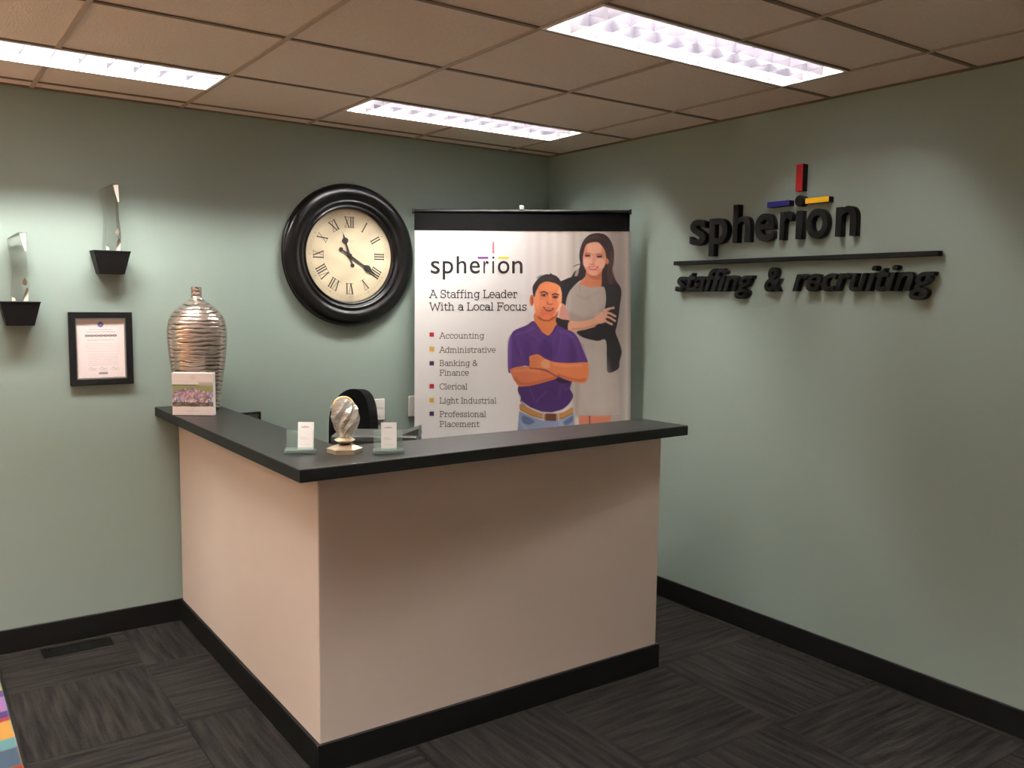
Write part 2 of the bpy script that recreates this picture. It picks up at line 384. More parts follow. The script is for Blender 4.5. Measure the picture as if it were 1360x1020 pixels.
# unseen pale wood floor, added to bounce warm light up to the ceiling
M_BOUNCE = mat('bounce_oak', rgb(226, 178, 132), 0.45, noise=(6, .08))
yy = Y0
while yy < -.2:
    obj('bounce_plank', bx(X0, -4.36, yy, min(yy+.198, -.012), -0.006, 0.002, bev=.001), M_BOUNCE, floor); yy += .2
# ceiling: dark plenum slab, lay-in tiles and exposed tees
ceiling = tag(obj('ceiling', bx(X0, 0, Y0, 0, H+0.14, H+0.2), M_PLENUM), kind='structure')
lights = []   # (x0, x1, y0, y1) of the 1x4 troffers
def Lx(i): return XL+(i-1)*T2
def Ry(j): return YB+j*T2
lights += [(Lx(-1), Lx(1), Ry(0), Ry(.5)), (Lx(2), Lx(4), Ry(0), Ry(.5)), (Lx(2), Lx(4), Ry(-2.5), Ry(-2)),
           (Lx(-1), Lx(1), Ry(-2.5), Ry(-2)), (Lx(-2), Lx(0), Ry(-5.5), Ry(-5)), (Lx(1), Lx(3), Ry(-7.5), Ry(-7)),
           (Lx(-4), Lx(-2), Ry(-2.5), Ry(-2)), (Lx(-4), Lx(-2), Ry(0), Ry(.5)), (Lx(-4), Lx(-2), Ry(-6.5), Ry(-6))]  # last five fixtures are unseen, added for fill and bounce
ct_me = {}
def ceil_tile(x0, x1, y0, y1):
    x0 = max(x0, X0); x1 = min(x1, 0); y0 = max(y0, Y0); y1 = min(y1, 0)
    if x1-x0 < .03 or y1-y0 < .03: return
    dx, dy = x1-x0-.006, y1-y0-.006; key = (round(dx, 3), round(dy, 3))
    if key not in ct_me:
        b = bx(-dx/2, dx/2, -dy/2, dy/2, 0, 0.016, bev=0.002)
        me = bpy.data.meshes.new('ceiling_tile'); b.to_mesh(me); b.free(); me.materials.append(M_TILE); ct_me[key] = me
    o = bpy.data.objects.new('ceiling_tile', ct_me[key]); COL.objects.link(o); o.parent = ceiling
    o.location = ((x0+x1)/2, (y0+y1)/2, H+0.003+random.uniform(0, .0015))
    o.rotation_euler = (0, 0, 0)
for i in range(-8, 6):
    for j in range(-13, 3):
        x0, x1, y0, y1 = Lx(i), Lx(i+1), Ry(j), Ry(j+1)
        hit = None
        for l in lights:
            if x0+.01 < l[1] and x1-.01 > l[0] and y0+.01 < l[3] and y1-.01 > l[2]: hit = l
        if hit is None: ceil_tile(x0, x1, y0, y1)
        elif abs(hit[2]-y0) < .01: ceil_tile(x0, x1, hit[3], y1)
        else: ceil_tile(x0, x1, y0, hit[2])
TW = 0.009
def tee(x0, x1, y0, y1, nm='grid_tee'):
    obj(nm, bx(x0, x1, y0, y1, H-0.001, H+0.003), M_TEE, ceiling)
for j in range(-12, 2): tee(X0, 0, Ry(j)-TW, Ry(j)+TW)
for i in range(-6, 5):
    x = Lx(i); segs = [(Y0, 0)]
    for l in lights:
        if l[0]+.01 < x < l[1]-.01:
            segs = [q for (a, b) in segs for q in (((a, l[2]), (l[3], b)) if a < l[2] < b else ((a, b),))]
    for a, b in segs:
        if b-a > .02: obj('grid_cross_tee', bx(x-TW, x+TW, a, b, H-0.0015, H+0.0025), M_TEE2, ceiling)
for l in lights:
    y = l[3] if abs((l[3]-YB)/T2-round((l[3]-YB)/T2)) > .1 else l[2]
    obj('grid_cross_tee', bx(l[0], l[1], y-TW*.7, y+TW*.7, H-0.0015, H+0.0025), M_TEE, ceiling)
# wall angle around the visible edges
tag(obj('trim_1', bx(X0, 0, -0.018, 0, H-0.002, H+0.004), M_TEE), kind='structure')
tag(obj('trim_2', bx(-0.018, 0, Y0, -0.018, H-0.002, H+0.004), M_TEE), kind='structure')

# ------- troffers with parabolic louvers
def troffer(l, label, M_TUBE):
    x0, x1, y0, y1 = l; LX = x1-x0-.03; LY = y1-y0-.03
    t = empty('ceiling_light', ((x0+x1)/2, (y0+y1)/2, H)); tag(t, label, 'ceiling light', 'recessed fluorescent ceiling lights')
    fr = bmesh.new(); e = .012
    for a in (-1, 1):
        box(fr, -LX/2-e, LX/2+e, min(a*LY/2, a*(LY/2+e)), max(a*LY/2, a*(LY/2+e)), -0.003, 0.0)
        box(fr, min(a*LX/2, a*(LX/2+e)), max(a*LX/2, a*(LX/2+e)), -LY/2, LY/2, -0.003, 0.0)
    obj('frame', fr, M_LAMPW, t)
    hs = bmesh.new(); hh = .13; th = .004
    box(hs, -LX/2-th, LX/2+th, -LY/2-th, LY/2+th, hh, hh+th)
    for a in (-1, 1):
        box(hs, -LX/2-th, LX/2+th, min(a*LY/2, a*(LY/2+th)), max(a*LY/2, a*(LY/2+th)), 0, hh)
        box(hs, min(a*LX/2, a*(LX/2+th)), max(a*LX/2, a*(LX/2+th)), -LY/2, LY/2, 0, hh)
    obj('housing', hs, M_LAMPW, t)
    nx, ny, bh = 12, 3, .054
    def blade(length, along):
        b = bmesh.new(); n = 5                   # curved wedge: thicker at the top like a parabolic blade
        prof = [(.0009+.004*(k/n)**1.6, bh*k/n) for k in range(n+1)]
        pts = [(w_, z) for w_, z in prof]+[(-w_, z) for w_, z in prof[::-1]]
        A = [b.verts.new((-length/2, p[0], p[1]+.001)) for p in pts]; B = [b.verts.new((length/2, p[0], p[1]+.001)) for p in pts]
        m_ = len(pts)
        for k in range(m_): b.faces.new((A[k], A[(k+1) % m_], B[(k+1) % m_], B[k]))
        b.faces.new(A[::-1]); b.faces.new(B)
        bmesh.ops.recalc_face_normals(b, faces=b.faces[:])
        me = bpy.data.meshes.new('louver_blade'); b.to_mesh(me); b.free(); me.materials.append(M_BLADE); return me
    ml = blade(LX, 0); mc = blade(LY, 1)
    for k in range(1, ny): link('louver_blade', ml, None, t, (0, -LY/2+LY*k/ny, 0))
    for k in range(1, nx): link('louver_blade', mc, None, t, (-LX/2+LX*k/nx, 0, 0), (0, 0, PI/2))
    for s in (-1, 1):
        obj('lamp_tube', cyl(bmesh.new(), (-LX/2+.03, s*LY*.22, .098), (LX/2-.03, s*LY*.22, .098), .013, 10), M_TUBE, t)
        for q in (-1, 1):
            obj('lamp_socket', bx(min(q*(LX/2-.03), q*LX/2), max(q*(LX/2-.03), q*LX/2), s*LY*.22-.014, s*LY*.22+.014, .075, .13), M_LAMPW, t)
LAB = ['long narrow ceiling light at the left edge above the wall shelves',
       'narrow ceiling light near the back wall above the pull-up banner',
       'largest looking ceiling light, nearest the black sign wall',
       'ceiling light just above the frame over the left side of the desk',
       'added ceiling fill light behind the camera, in line with the left desk side', 'added ceiling fill light behind the camera close to the unseen cream front wall',
       'added ceiling fill light out of frame at the far left, in line with the desk front', 'added ceiling fill light out of frame at the far left, near the back wall', 'added ceiling fill light behind the camera at the far left']
for l, lb, mt_ in zip(lights, LAB, M_TUBES): troffer(l, lb, mt_)

# ================================================================= RECEPTION DESK
desk = empty('reception_desk', (-2.205, -1.684, 0)); tag(desk, 'beige L-shaped reception desk half wall with black baseboard', 'reception desk')
def D(bm, name, m, **k):
    bmesh.ops.translate(bm, verts=bm.verts[:], vec=(2.205, 1.684, 0)); return obj(name, bm, m, desk, **k)
ZT0, ZT1 = 1.004, 1.045
D(prism(bmesh.new(), [(-2.205, -1.684), (-0.678, -1.684), (-0.678, -1.564), (-2.085, -1.564), (-2.085, -0.0125), (-2.205, -0.0125)], 0, ZT0, bev=.004), 'half_wall', M_DESK)
D(bx(-2.218, -0.666, -1.697, -1.6845, 0, HB, bev=.002), 'baseboard', M_BASE)
D(bx(-2.218, -2.2055, -1.684, -0.0125, 0, HB, bev=.002), 'baseboard', M_BASE)
D(bx(-0.6775, -0.666, -1.684, -1.564, 0, HB, bev=.002), 'baseboard', M_BASE)
ct = empty('countertop', (-2.305, -1.79, ZT0)); tag(ct, 'black L-shaped laminate countertop on the beige reception desk', 'countertop')
def counter(name, z0, z1, m, g=0):
    P = [(-2.308+g, -1.793+g), (-0.562-g, -1.724+g), (-0.574-g, -1.467-g), (-2.035-g, -1.467-g), (-2.035-g, -0.001), (-2.308+g, -0.001)]
    b = prism(bmesh.new(), [(x+2.305, y+1.79) for x, y in P], z0-ZT0, z1-ZT0, bev=.0015)
    return obj(name, b, m, ct)
counter('substrate', ZT0, ZT1-.0025, M_EDGE, .0)
counter('laminate_sheet', ZT1-.0024, ZT1, M_TOP, .0004)

# lower worktop inside the desk, carrying the printer
wt = empty('worktop', (-1.7, -1.3, 0)); tag(wt, 'grey lower desk worktop inside the reception counter', 'worktop')
obj('top', bx(-.38, 1.0, -.26, .42, .71, .74, bev=.003), M_WOOD, wt)
obj('support_panel', bx(.96, .99, -.25, .40, 0, .71), M_WOOD, wt)
obj('support_panel', bx(-.37, -.34, -.25, .40, 0, .71), M_WOOD, wt)

# ================================================================= SIGN ON RIGHT WALL
sign = empty('wall_sign', (0, -1.7, 1.76)); tag(sign, 'black raised-letter sign with red, blue and yellow bars on the right wall', 'sign')
M_SIGN = mat('sign_black', rgb(10, 10, 10), 0.5, spec=0.2)
M_RED = mat('sign_red', rgb(150, 14, 22), 0.4); M_BLUE = mat('sign_blue', rgb(26, 22, 110), 0.4); M_YEL = mat('sign_yellow', rgb(248, 190, 20), 0.4)
SD = 0.034
def wall_letter(me, ya, yb, za, zb, name='letter', m=M_SIGN):
    """fit a glyph mesh to y ya..yb (ya the left side as seen), z za..zb on wall x=0"""
    a0, a1 = span(me); b0, b1 = vspan(me); zs = [v.co.z for v in me.vertices]; c0, c1 = min(zs), max(zs)
    yc = (ya+yb)/2; zc = za
    for v in me.vertices:
        a, b, c = v.co
        v.co = (-(SD)*(c-c0)/(c1-c0), (ya+(yb-ya)*(a-a0)/(a1-a0))-yc, (b-b0)/(b1-b0)*(zb-za))
    me.flip_normals() if False else None
    b = bmesh.new(); b.from_mesh(me); bmesh.ops.remove_doubles(b, verts=b.verts[:], dist=1e-5)
    bmesh.ops.recalc_face_normals(b, faces=b.faces[:]); b.to_mesh(me); b.free()
    return link(name, me, m, sign, (0, yc+1.7, zc-1.76))
BL, XH = 1.847, 0.122
word = [('s', -1.200, -1.302), ('p', -1.326, -1.440), ('h', -1.472, -1.572), ('e', -1.602, -1.706), ('r', -1.741, -1.808),
        ('\u0131', -1.826, -1.852), ('o', -1.880, -1.986), ('n', -2.024, -2.120)]
OFF = 0.016
ref = font_mesh('x', 0, OFF, .1); xr = vspan(ref)[1]-vspan(ref)[0]
for ch, ya, yb in word:
    me = font_mesh(ch, 0, OFF, .1, 8); lo, hi = vspan(me); k = XH/xr
    xlo = vspan(ref)[0]
    if ch == '\u0131' : lo, hi = vspan(ref); yb = ya-.031
    z0_ = BL+(lo-xlo)*k; z1_ = BL+(hi-xlo)*k
    if ch == 'h': z1_ = 2.024
    if ch == 'p': z0_ = 1.79
    wall_letter(me, ya, yb, z0_, z1_)
def wall_bar(name, y0, y1, z0, z1, m):
    yc = (y0+y1)/2; zc = (z0+z1)/2
    o = obj(name, bx(-SD, 0, -abs(y1-y0)/2, abs(y1-y0)/2, z0-zc, z1-zc, bev=.0015), M_SIGN, sign, (0, yc+1.7, zc-1.76))
    if m is not M_SIGN: obj('coloured_face', bx(-SD-.003, -SD-.0001, -abs(y1-y0)/2, abs(y1-y0)/2, z0-zc, z1-zc, bev=.0008), m, o)
    return o
db = lathe(bmesh.new(), [(0, 0), (.0245, 0), (.0245, SD-.001), (.0235, SD), (0, SD)], 24, 'Y')
bmesh.ops.rotate(db, verts=db.verts[:], cent=(0, 0, 0), matrix=Matrix.Rotation(-PI/2, 3, 'Z'))
obj('letter_dot', db, M_SIGN, sign, (0, -1.839+1.7, 2.012-1.76))
wall_bar('accent_bar', -1.818, -1.852, 2.054, 2.170, M_RED); wall_bar('accent_bar', -1.669, -1.788, 1.996, 2.020, M_BLUE)
wall_bar('accent_bar', -1.872, -1.988, 1.996, 2.019, M_YEL)
wall_bar('underline_bar', -1.094, -2.476, 1.752, 1.772, M_SIGN)
def letters_line(s, ya, yb, base, xh, shear):
    ref = font_mesh('x', shear, OFF, .1); rl, rh = vspan(ref); kz = xh/(rh-rl)
    full = font_mesh(s, shear, OFF, .1); f0, f1 = span(full); ky = (yb-ya)/(f1-f0)
    for i, c in enumerate(s):
        if c == ' ': continue
        pre = span(font_mesh(s[:i+1], shear, OFF, .1)); me = font_mesh(c, shear, OFF, .1, 6); a, b = span(me)
        # right edge of prefix may belong to an earlier overhanging glyph only for italics; fine here
        right = pre[1] if c not in 'f' else pre[1]
        lo, hi = vspan(me)
        wall_letter(me, ya+ky*(right-(b-a)-f0), ya+ky*(right-f0), base+(lo-rl)*kz, base+(hi-rl)*kz)
letters_line('staffing', -1.108, -1.600, 1.619, 0.074, .28)
letters_line('&', -1.668, -1.752, 1.619, 0.074, .15)
letters_line('recruiting', -1.822, -2.466, 1.619, 0.074, .28)

# ================================================================= PULL-UP BANNER
BA = Vector((-.975, -.085, 0)); BT = Vector((.7614, -.6483, 0)); BN = Vector((-.6483, -.7614, 0)); BW = 1.149
ban = empty('pull_up_banner', (BA.x, BA.y, 0), math.atan2(BT.y, BT.x))      # local x along the banner, -y towards the room
tag(ban, 'tall pull-up recruiting banner with two people printed, behind the desk', 'banner')
HM = [0.0041948776, 8.459639e-06, -2.3113142, 0.00017582519, -0.0042454707, 3.1713413, 7.9242629e-05, -8.2200023e-05]
def bp_(x, y):       # homography for the print: image pixels -> metres along the banner and height
    d = HM[6]*x+HM[7]*y+1
    return (HM[0]*x+HM[1]*y+HM[2])/d, (HM[3]*x+HM[4]*y+HM[5])/d
def ink(off):
    def fn(x, y):
        u_, z_ = bp_(x, -y); return (u_, off, z_)
    return fn
def rect(bm, x0, x1, y0, y1, off, mi=0):
    vs = [bm.verts.new(ink(off)(x, -y)) for x, y in ((x0, y1), (x1, y1), (x1, y0), (x0, y0))]
    f_ = bm.faces.new(vs); f_.material_index = mi
CV = Canvas(551, 837.5, 305.5, 600, 1.7)  # canvas in image pixels, the printed figures traced in them
c = CV
# printed backdrop, with some light falloff painted into its gradient
base = np.array([(551, 246, 243, 240), (640, 252, 250, 248), (690, 246, 240, 238), (715, 226, 216, 213), (740, 214, 205, 199), (757, 206, 196, 190), (762, 184, 173, 166), (768, 200, 191, 184), (800, 188, 180, 173), (812, 168, 158, 151), (822, 158, 147, 142), (828, 172, 164, 158), (832, 184, 176, 170), (837, 150, 143, 138)], float)
for k in range(3): c.C[..., k] = np.interp(c.X, base[:, 0], base[:, k+1])/255
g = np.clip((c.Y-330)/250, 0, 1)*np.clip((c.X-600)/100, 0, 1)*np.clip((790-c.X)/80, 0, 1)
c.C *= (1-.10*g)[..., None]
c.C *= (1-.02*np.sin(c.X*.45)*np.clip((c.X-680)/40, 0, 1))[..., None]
SK, SKD, SKL = (214, 150, 122), (178, 105, 78), (240, 190, 165)
HAIR = (48, 36, 36); CARD = (30, 30, 33); DRESS = (178, 166, 158)
# woman: legs, dress
c.poly([(768, 545), (812, 545), (809, 600), (771, 600)], (196, 118, 92), smooth=False)
c.line([(783, 553), (784, 600)], 2.2, (120, 66, 50), .8)
c.poly([(755, 430), (766, 440), (805, 446), (807, 490), (816, 492), (821, 500), (822.5, 525), (823.5, 551), (790, 552), (764, 552), (758, 520)], (172, 161, 153), smooth=False)
c.poly([(790, 452), (805, 452), (806, 552), (792, 552)], (182, 172, 164), 6, False, .6)
c.line([(768, 455), (766, 552)], 5, (148, 134, 128), .5, 4)
# hair behind
c.poly([(769.5, 342), (770.5, 331.4), (776.6, 318.6), (785.4, 311.3), (796, 309.8), (805, 312.7), (811.9, 321.6), (815.3, 334.3), (814.8, 349), (812.8, 360), (817.5, 372), (822.5, 382), (808, 386), (796, 383), (797, 360), (780, 352), (778, 366), (770, 373), (760, 371), (758.5, 369.4), (763, 361), (769, 357), (770.5, 350)], HAIR)
c.line([(762, 353.8), (766, 352), (769.5, 351)], .9, HAIR, .9); c.line([(763, 365), (765, 360), (770, 357)], 1.2, HAIR, .9)
c.poly([(810, 330), (814, 345), (811, 360), (815, 374), (810, 378), (806, 362), (808, 345)], (84, 62, 60), 3, True, .6)
c.poly([(766, 358), (769, 358), (767, 366), (763, 367)], (190, 180, 174), 1, True, .8)
# neck and face
c.poly([(779, 360), (777, 369), (769, 376), (774, 379.5), (786, 383), (798, 381), (799, 366), (799, 356), (788, 362)], (206, 126, 92))
c.poly([(780, 363), (792, 367), (798, 362), (797, 371), (786, 370)], (170, 92, 62), 3, True, .6)
c.poly([(775.6, 334), (777.3, 326), (784, 322.4), (794, 321.8), (800, 328), (804, 336.5), (805, 346), (801.3, 356.5), (795, 364), (788.3, 366.2), (781.5, 362.7), (776.3, 355.5), (774, 344)], (222, 152, 126))
c.blob(806.3, 347, 1.9, 3.4, (206, 120, 88), 1, .4)
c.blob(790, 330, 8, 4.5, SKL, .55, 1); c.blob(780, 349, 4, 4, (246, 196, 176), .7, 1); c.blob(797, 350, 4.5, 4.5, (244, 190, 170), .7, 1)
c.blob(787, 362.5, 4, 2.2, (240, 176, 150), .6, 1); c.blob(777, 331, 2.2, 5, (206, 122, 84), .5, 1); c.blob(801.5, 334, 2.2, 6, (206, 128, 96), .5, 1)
c.line([(777, 337.4), (780, 336.2), (783.6, 337.4)], .9, (96, 60, 52), .8); c.line([(792, 338.2), (796, 337.2), (799.5, 338.8)], .9, (96, 60, 52), .8)
c.blob(780.3, 339.6, 3, 1.25, (70, 42, 38), .95, .5); c.blob(796.2, 340.8, 3, 1.25, (70, 42, 38), .95, .5)
c.line([(786.2, 341), (784.6, 348.5)], 1.6, (244, 190, 168), .8, 1.5); c.line([(782.8, 350.4), (785.5, 351.4), (788.5, 350.6)], 1.0, (178, 98, 76), .7)
c.poly([(781, 353.4), (785, 354.4), (790, 354.6), (795.2, 353.2), (792.6, 357.4), (787.6, 359), (783.4, 357.4)], (206, 104, 100), 1.2)
c.line([(784, 355.5), (787.4, 356.4), (791.4, 355.4)], 1.2, (252, 226, 220), .85, .9)
c.poly([(776, 318), (785, 311), (797, 310), (806, 315), (811, 325), (812, 345), (808, 345), (804, 333), (799, 325.5), (794, 321.5), (784, 322.3), (778, 326), (774.6, 336), (772, 346), (770.6, 342), (771, 330)], HAIR)
# cardigan shoulders and dress
c.poly([(741, 380), (744.5, 374), (748.6, 372), (756.5, 368.8), (766, 367), (770, 372), (763, 379), (756, 388), (752, 400), (750.5, 408), (745, 404), (742, 392)], CARD)
c.poly([(803, 380), (812, 377.5), (820, 377.5), (824, 382), (825.2, 390), (823, 407.5), (821.4, 421), (819.2, 433), (817.4, 441), (821, 451), (824.2, 460.4), (825.6, 468.5), (822.8, 480), (820.9, 490), (807.4, 494.8), (805.8, 479), (804.6, 452), (793, 452.8), (774, 448), (766, 440.5), (780, 437), (790, 430), (799, 420), (803, 410), (805, 396)], CARD)
c.poly([(767.3, 376.5), (774, 379), (786, 382.3), (798, 380.6), (803, 382.5), (805, 396), (802.5, 411), (795, 421), (786, 427.5), (757.5, 427), (754, 416), (752, 401), (754.8, 390), (761, 382)], DRESS)
c.poly([(757, 414), (775, 421), (795, 414), (800, 405), (797, 421), (786, 428), (758, 427)], (158, 138, 132), 5, True, .7)
c.poly([(766, 390), (778, 394), (796, 386), (798, 389), (780, 398), (766, 394)], (160, 149, 142), 4, True, .6); c.poly([(784, 384), (800, 384), (801, 404), (790, 412)], (190, 178, 170), 6, True, .5); c.line([(770, 378), (770.5, 388)], 1.2, (150, 140, 133), .6, 1.5)
c.line([(757, 392), (756, 412)], 3, (192, 182, 175), .5, 3)
# woman's arms
c.poly([(806, 384), (818, 382), (822, 392), (819, 412), (810, 420)], (44, 44, 48), 5, True, .6); c.line([(775, 322), (783, 315.5), (795, 313.5)], 1.6, (78, 58, 56), .6, 2.5); c.line([(812, 336), (811, 352), (815, 368)], 2.4, (86, 62, 58), .6, 3)
c.poly([(770, 470), (800, 468), (812, 500), (816, 540), (776, 540)], (186, 176, 169), 8, True, .45)
c.poly([(744.5, 403), (750.5, 405.5), (754.7, 418), (757, 427), (748, 426.5), (742.5, 424), (743.5, 413)], (202, 140, 126))
c.poly([(738, 421.5), (746, 424), (757, 426.5), (755.5, 437), (753.5, 439), (746, 436.5), (739, 433)], (34, 34, 37))
c.poly([(756, 426.8), (769.2, 427), (787, 423.4), (798.6, 415.4), (804.5, 410.3), (811, 409), (808, 414), (806, 420), (803, 428.4), (793.7, 430.6), (787.8, 434.9), (769, 438.9), (760, 440.5), (754.5, 438.5)], (218, 160, 128))
c.line([(760, 437), (775, 436.5), (790, 431.5)], 2.2, (184, 118, 88), .6, 2)
for pts in ([(803, 412), (808, 410.2), (814.8, 408.9)], [(805, 415), (811, 416.6), (817.2, 420)], [(804, 420), (811, 422.4), (816.6, 426.2)], [(801, 424.5), (807, 428), (812.6, 430.7)]):
    c.line(pts, 3.0, (216, 166, 146), 1, .8)
c.line([(807, 413.2), (812, 413.2)], .9, (60, 36, 34), .8); c.line([(807, 418.6), (813, 421)], .8, (90, 52, 46), .8); c.line([(804.5, 423.6), (810, 426.6)], .8, (90, 52, 46), .8)
c.blob(796, 420, 5, 4, (230, 180, 160), .5, 1)
# man: neck, shirt
c.poly([(711.5, 415), (709.5, 427), (708, 430), (716, 440), (728, 447), (734, 441), (739.5, 431), (738, 425), (740.5, 410)], (208, 118, 70))
c.poly([(713, 418), (722, 423), (733, 421), (740, 414), (739, 422), (728, 427), (717, 425)], (158, 72, 40), 2.5, True, .75)
SH = (80, 50, 112)
c.poly([(709, 426.5), (699.4, 432), (684.7, 438), (679, 444), (675.3, 457), (674.6, 473), (674.8, 488), (676, 495.5), (681, 492), (690, 487), (704, 487), (710, 500), (700, 509), (688.8, 513), (688.2, 521), (692, 527), (691.6, 534.5), (703.8, 541.5), (718.5, 547), (733, 548), (748, 543), (758, 533), (761.3, 525), (757, 517), (758.5, 510), (764, 500), (768, 483), (780.3, 481.8), (777.5, 472), (773.2, 462), (768.8, 451), (761, 441), (749.4, 436.5), (739, 431.8), (734.5, 439), (728.4, 446), (718, 440)], SH)
c.poly([(675, 452), (679, 446), (679.5, 470), (678.5, 491), (675.5, 492), (674.6, 470)], (118, 82, 158), 3, True, .7)
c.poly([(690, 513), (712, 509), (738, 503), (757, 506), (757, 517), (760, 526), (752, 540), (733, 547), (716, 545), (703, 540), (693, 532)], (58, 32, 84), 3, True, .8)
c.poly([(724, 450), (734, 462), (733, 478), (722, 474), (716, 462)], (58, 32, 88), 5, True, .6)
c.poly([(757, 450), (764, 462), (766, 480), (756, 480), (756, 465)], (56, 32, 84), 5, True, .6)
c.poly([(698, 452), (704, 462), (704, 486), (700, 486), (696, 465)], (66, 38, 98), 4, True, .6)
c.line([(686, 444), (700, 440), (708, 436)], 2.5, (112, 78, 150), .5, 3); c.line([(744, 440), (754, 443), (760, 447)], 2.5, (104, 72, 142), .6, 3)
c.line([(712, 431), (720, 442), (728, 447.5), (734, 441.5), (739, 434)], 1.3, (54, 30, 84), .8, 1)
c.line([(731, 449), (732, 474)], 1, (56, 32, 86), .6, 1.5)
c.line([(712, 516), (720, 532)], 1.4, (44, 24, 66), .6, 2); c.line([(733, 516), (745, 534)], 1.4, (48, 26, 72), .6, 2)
c.line([(748, 512), (751, 518), (757, 514)], 1.5, (108, 78, 140), .5, 2)
# man: arms
for a_, b_ in (((683, 452), (690, 474)), ((695, 440), (712, 452)), ((742, 446), (738, 470)), ((722, 520), (708, 534)), ((700, 516), (706, 530)), ((742, 512), (738, 530)), ((770, 458), (774, 476))):
    c.line([a_, b_], 2.2, (62, 36, 90), .45, 3.5); c.line([(a_[0]+3.5, a_[1]), (b_[0]+3.5, b_[1])], 1.8, (102, 70, 138), .4, 3)
AR, ARD = (206, 114, 76), (160, 76, 40)
c.poly([(677, 491.5), (682, 488.5), (690.6, 486.8), (705.3, 487.5), (721.5, 490.5), (733, 495), (741, 501), (729, 506), (707, 511.8), (697, 513), (689, 513), (683, 505), (679, 497)], AR)
c.line([(684, 503), (692, 510), (706, 509.5), (726, 504.5), (737, 501.5)], 3, ARD, .6, 3); c.line([(684, 493), (700, 491), (716, 494)], 3, (226, 140, 96), .6, 3)
c.poly([(703, 474), (708, 471.5), (714, 470.5), (719, 473), (724.4, 476.5), (736, 480.6), (753.8, 482), (771.5, 481.3), (780.3, 481.6), (782, 488), (781.8, 497), (779.5, 505), (776, 508.6), (768, 508.4), (752.4, 504.4), (739, 498), (728, 492), (720, 489.6), (710, 489), (703.5, 488), (703.4, 481)], (212, 122, 76))
c.line([(742, 498), (756, 503), (770, 505.5), (777, 504)], 3.2, ARD, .6, 3); c.line([(736, 484), (752, 486), (772, 485)], 3, (228, 146, 104), .6, 3)
c.poly([(719.5, 480), (725, 477.5), (730, 481), (729, 489), (722, 488.5), (718.5, 485)], (216, 160, 120), 2, True, .75)
c.line([(704, 489), (714, 489.6), (726, 492.8), (740, 500.5)], 1.3, (104, 44, 26), .8, 1)
c.line([(705, 476.5), (714, 475)], .8, (170, 86, 50), .6); c.line([(704.3, 481), (713, 480.2)], .8, (170, 86, 50), .6); c.line([(704.3, 485), (712, 484.6)], .8, (170, 86, 50), .6)
c.poly([(740, 501.5), (748, 504), (757, 507), (750, 509), (740, 506)], (30, 16, 34), 1.5, True, .85)
# man: jeans, belt
c.poly([(689.5, 546), (703, 552), (720, 558), (742, 558), (755, 552), (762, 547), (763, 565), (765, 600), (685, 600), (687.5, 570)], (128, 142, 172), 1, False)
for k in range(26):
    x_ = 690+random.random()*72; y_ = 560+random.random()*38; c.blob(x_, y_, 3+random.random()*3, 1.5+random.random()*2, random.choice([(168, 180, 204), (84, 98, 132), (150, 162, 190)]), .5, 1, random.random())
c.poly([(694, 552), (703, 555), (710, 560), (702, 564), (694, 561)], (66, 80, 116), 2, True, .7); c.poly([(748, 561), (756, 555), (761, 553), (760, 560), (752, 564)], (66, 80, 116), 2, True, .7)
c.line([(692.5, 533.5), (704, 541.5), (719, 547.5), (733, 548.5), (748, 544.5), (760, 535)], 1.6, (196, 188, 190), .9)
c.poly([(691, 536), (700, 540.5), (710, 545.5), (720, 549), (733, 550.2), (748, 547.5), (760, 541), (760.3, 549), (750, 554.5), (743, 557), (731, 558.5), (719, 556), (706, 552.5), (697, 548), (690.6, 544.5)], (176, 124, 66))
c.line([(691, 544), (704, 551), (719, 555.5), (733, 558), (748, 555), (760, 549)], 1.3, (126, 82, 42), .7)
c.poly([(724.6, 549), (738.6, 549.4), (738.4, 559.2), (724.3, 558.6)], (84, 52, 36), .8, False)
c.line([(721.5, 549), (721, 558.5)], 1.8, (168, 170, 184), .9); c.line([(741.5, 548.5), (742, 558)], 1.8, (168, 170, 184), .9)
# man: ear, face, hair
c.blob(706.3, 399, 2.6, 6.8, (212, 116, 80), 1, .25); c.blob(706.8, 399, 1.1, 4, (150, 66, 44), .7, .8)
c.poly([(709.6, 390), (711.5, 384), (716, 377), (725, 373.2), (735.5, 374.8), (742.6, 379), (745.7, 386), (746, 394), (745, 404), (741.3, 412), (735.5, 420.5), (729, 425), (721.5, 424.6), (714.6, 420), (710.8, 411), (709.3, 401)], (220, 126, 86))
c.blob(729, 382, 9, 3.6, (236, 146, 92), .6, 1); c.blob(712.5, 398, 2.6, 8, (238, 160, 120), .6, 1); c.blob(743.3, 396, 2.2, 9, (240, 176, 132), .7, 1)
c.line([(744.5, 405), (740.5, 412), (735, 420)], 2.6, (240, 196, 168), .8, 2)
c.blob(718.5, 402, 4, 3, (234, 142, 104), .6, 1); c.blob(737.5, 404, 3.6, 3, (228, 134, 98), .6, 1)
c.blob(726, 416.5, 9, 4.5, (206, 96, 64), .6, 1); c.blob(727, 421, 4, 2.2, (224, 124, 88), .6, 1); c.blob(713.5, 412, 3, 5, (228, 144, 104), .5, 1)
c.line([(718.5, 388.8), (722.5, 387.2), (727.3, 389.8)], 1.8, (66, 28, 22), .9); c.line([(733.6, 391.6), (737, 390.2), (741.7, 391.6)], 1.9, (66, 28, 22), .9)
c.blob(722.8, 392, 3.4, 1.5, (96, 44, 34), .85, .6); c.blob(737.5, 394.6, 3.2, 1.5, (90, 40, 32), .85, .6)
c.blob(723, 392.2, 1.1, .9, (30, 16, 16), 1, .5); c.blob(737.2, 394.6, 1.1, .9, (30, 16, 16), 1, .5); c.blob(725, 392.4, .7, .5, (220, 190, 176), .8, .5)
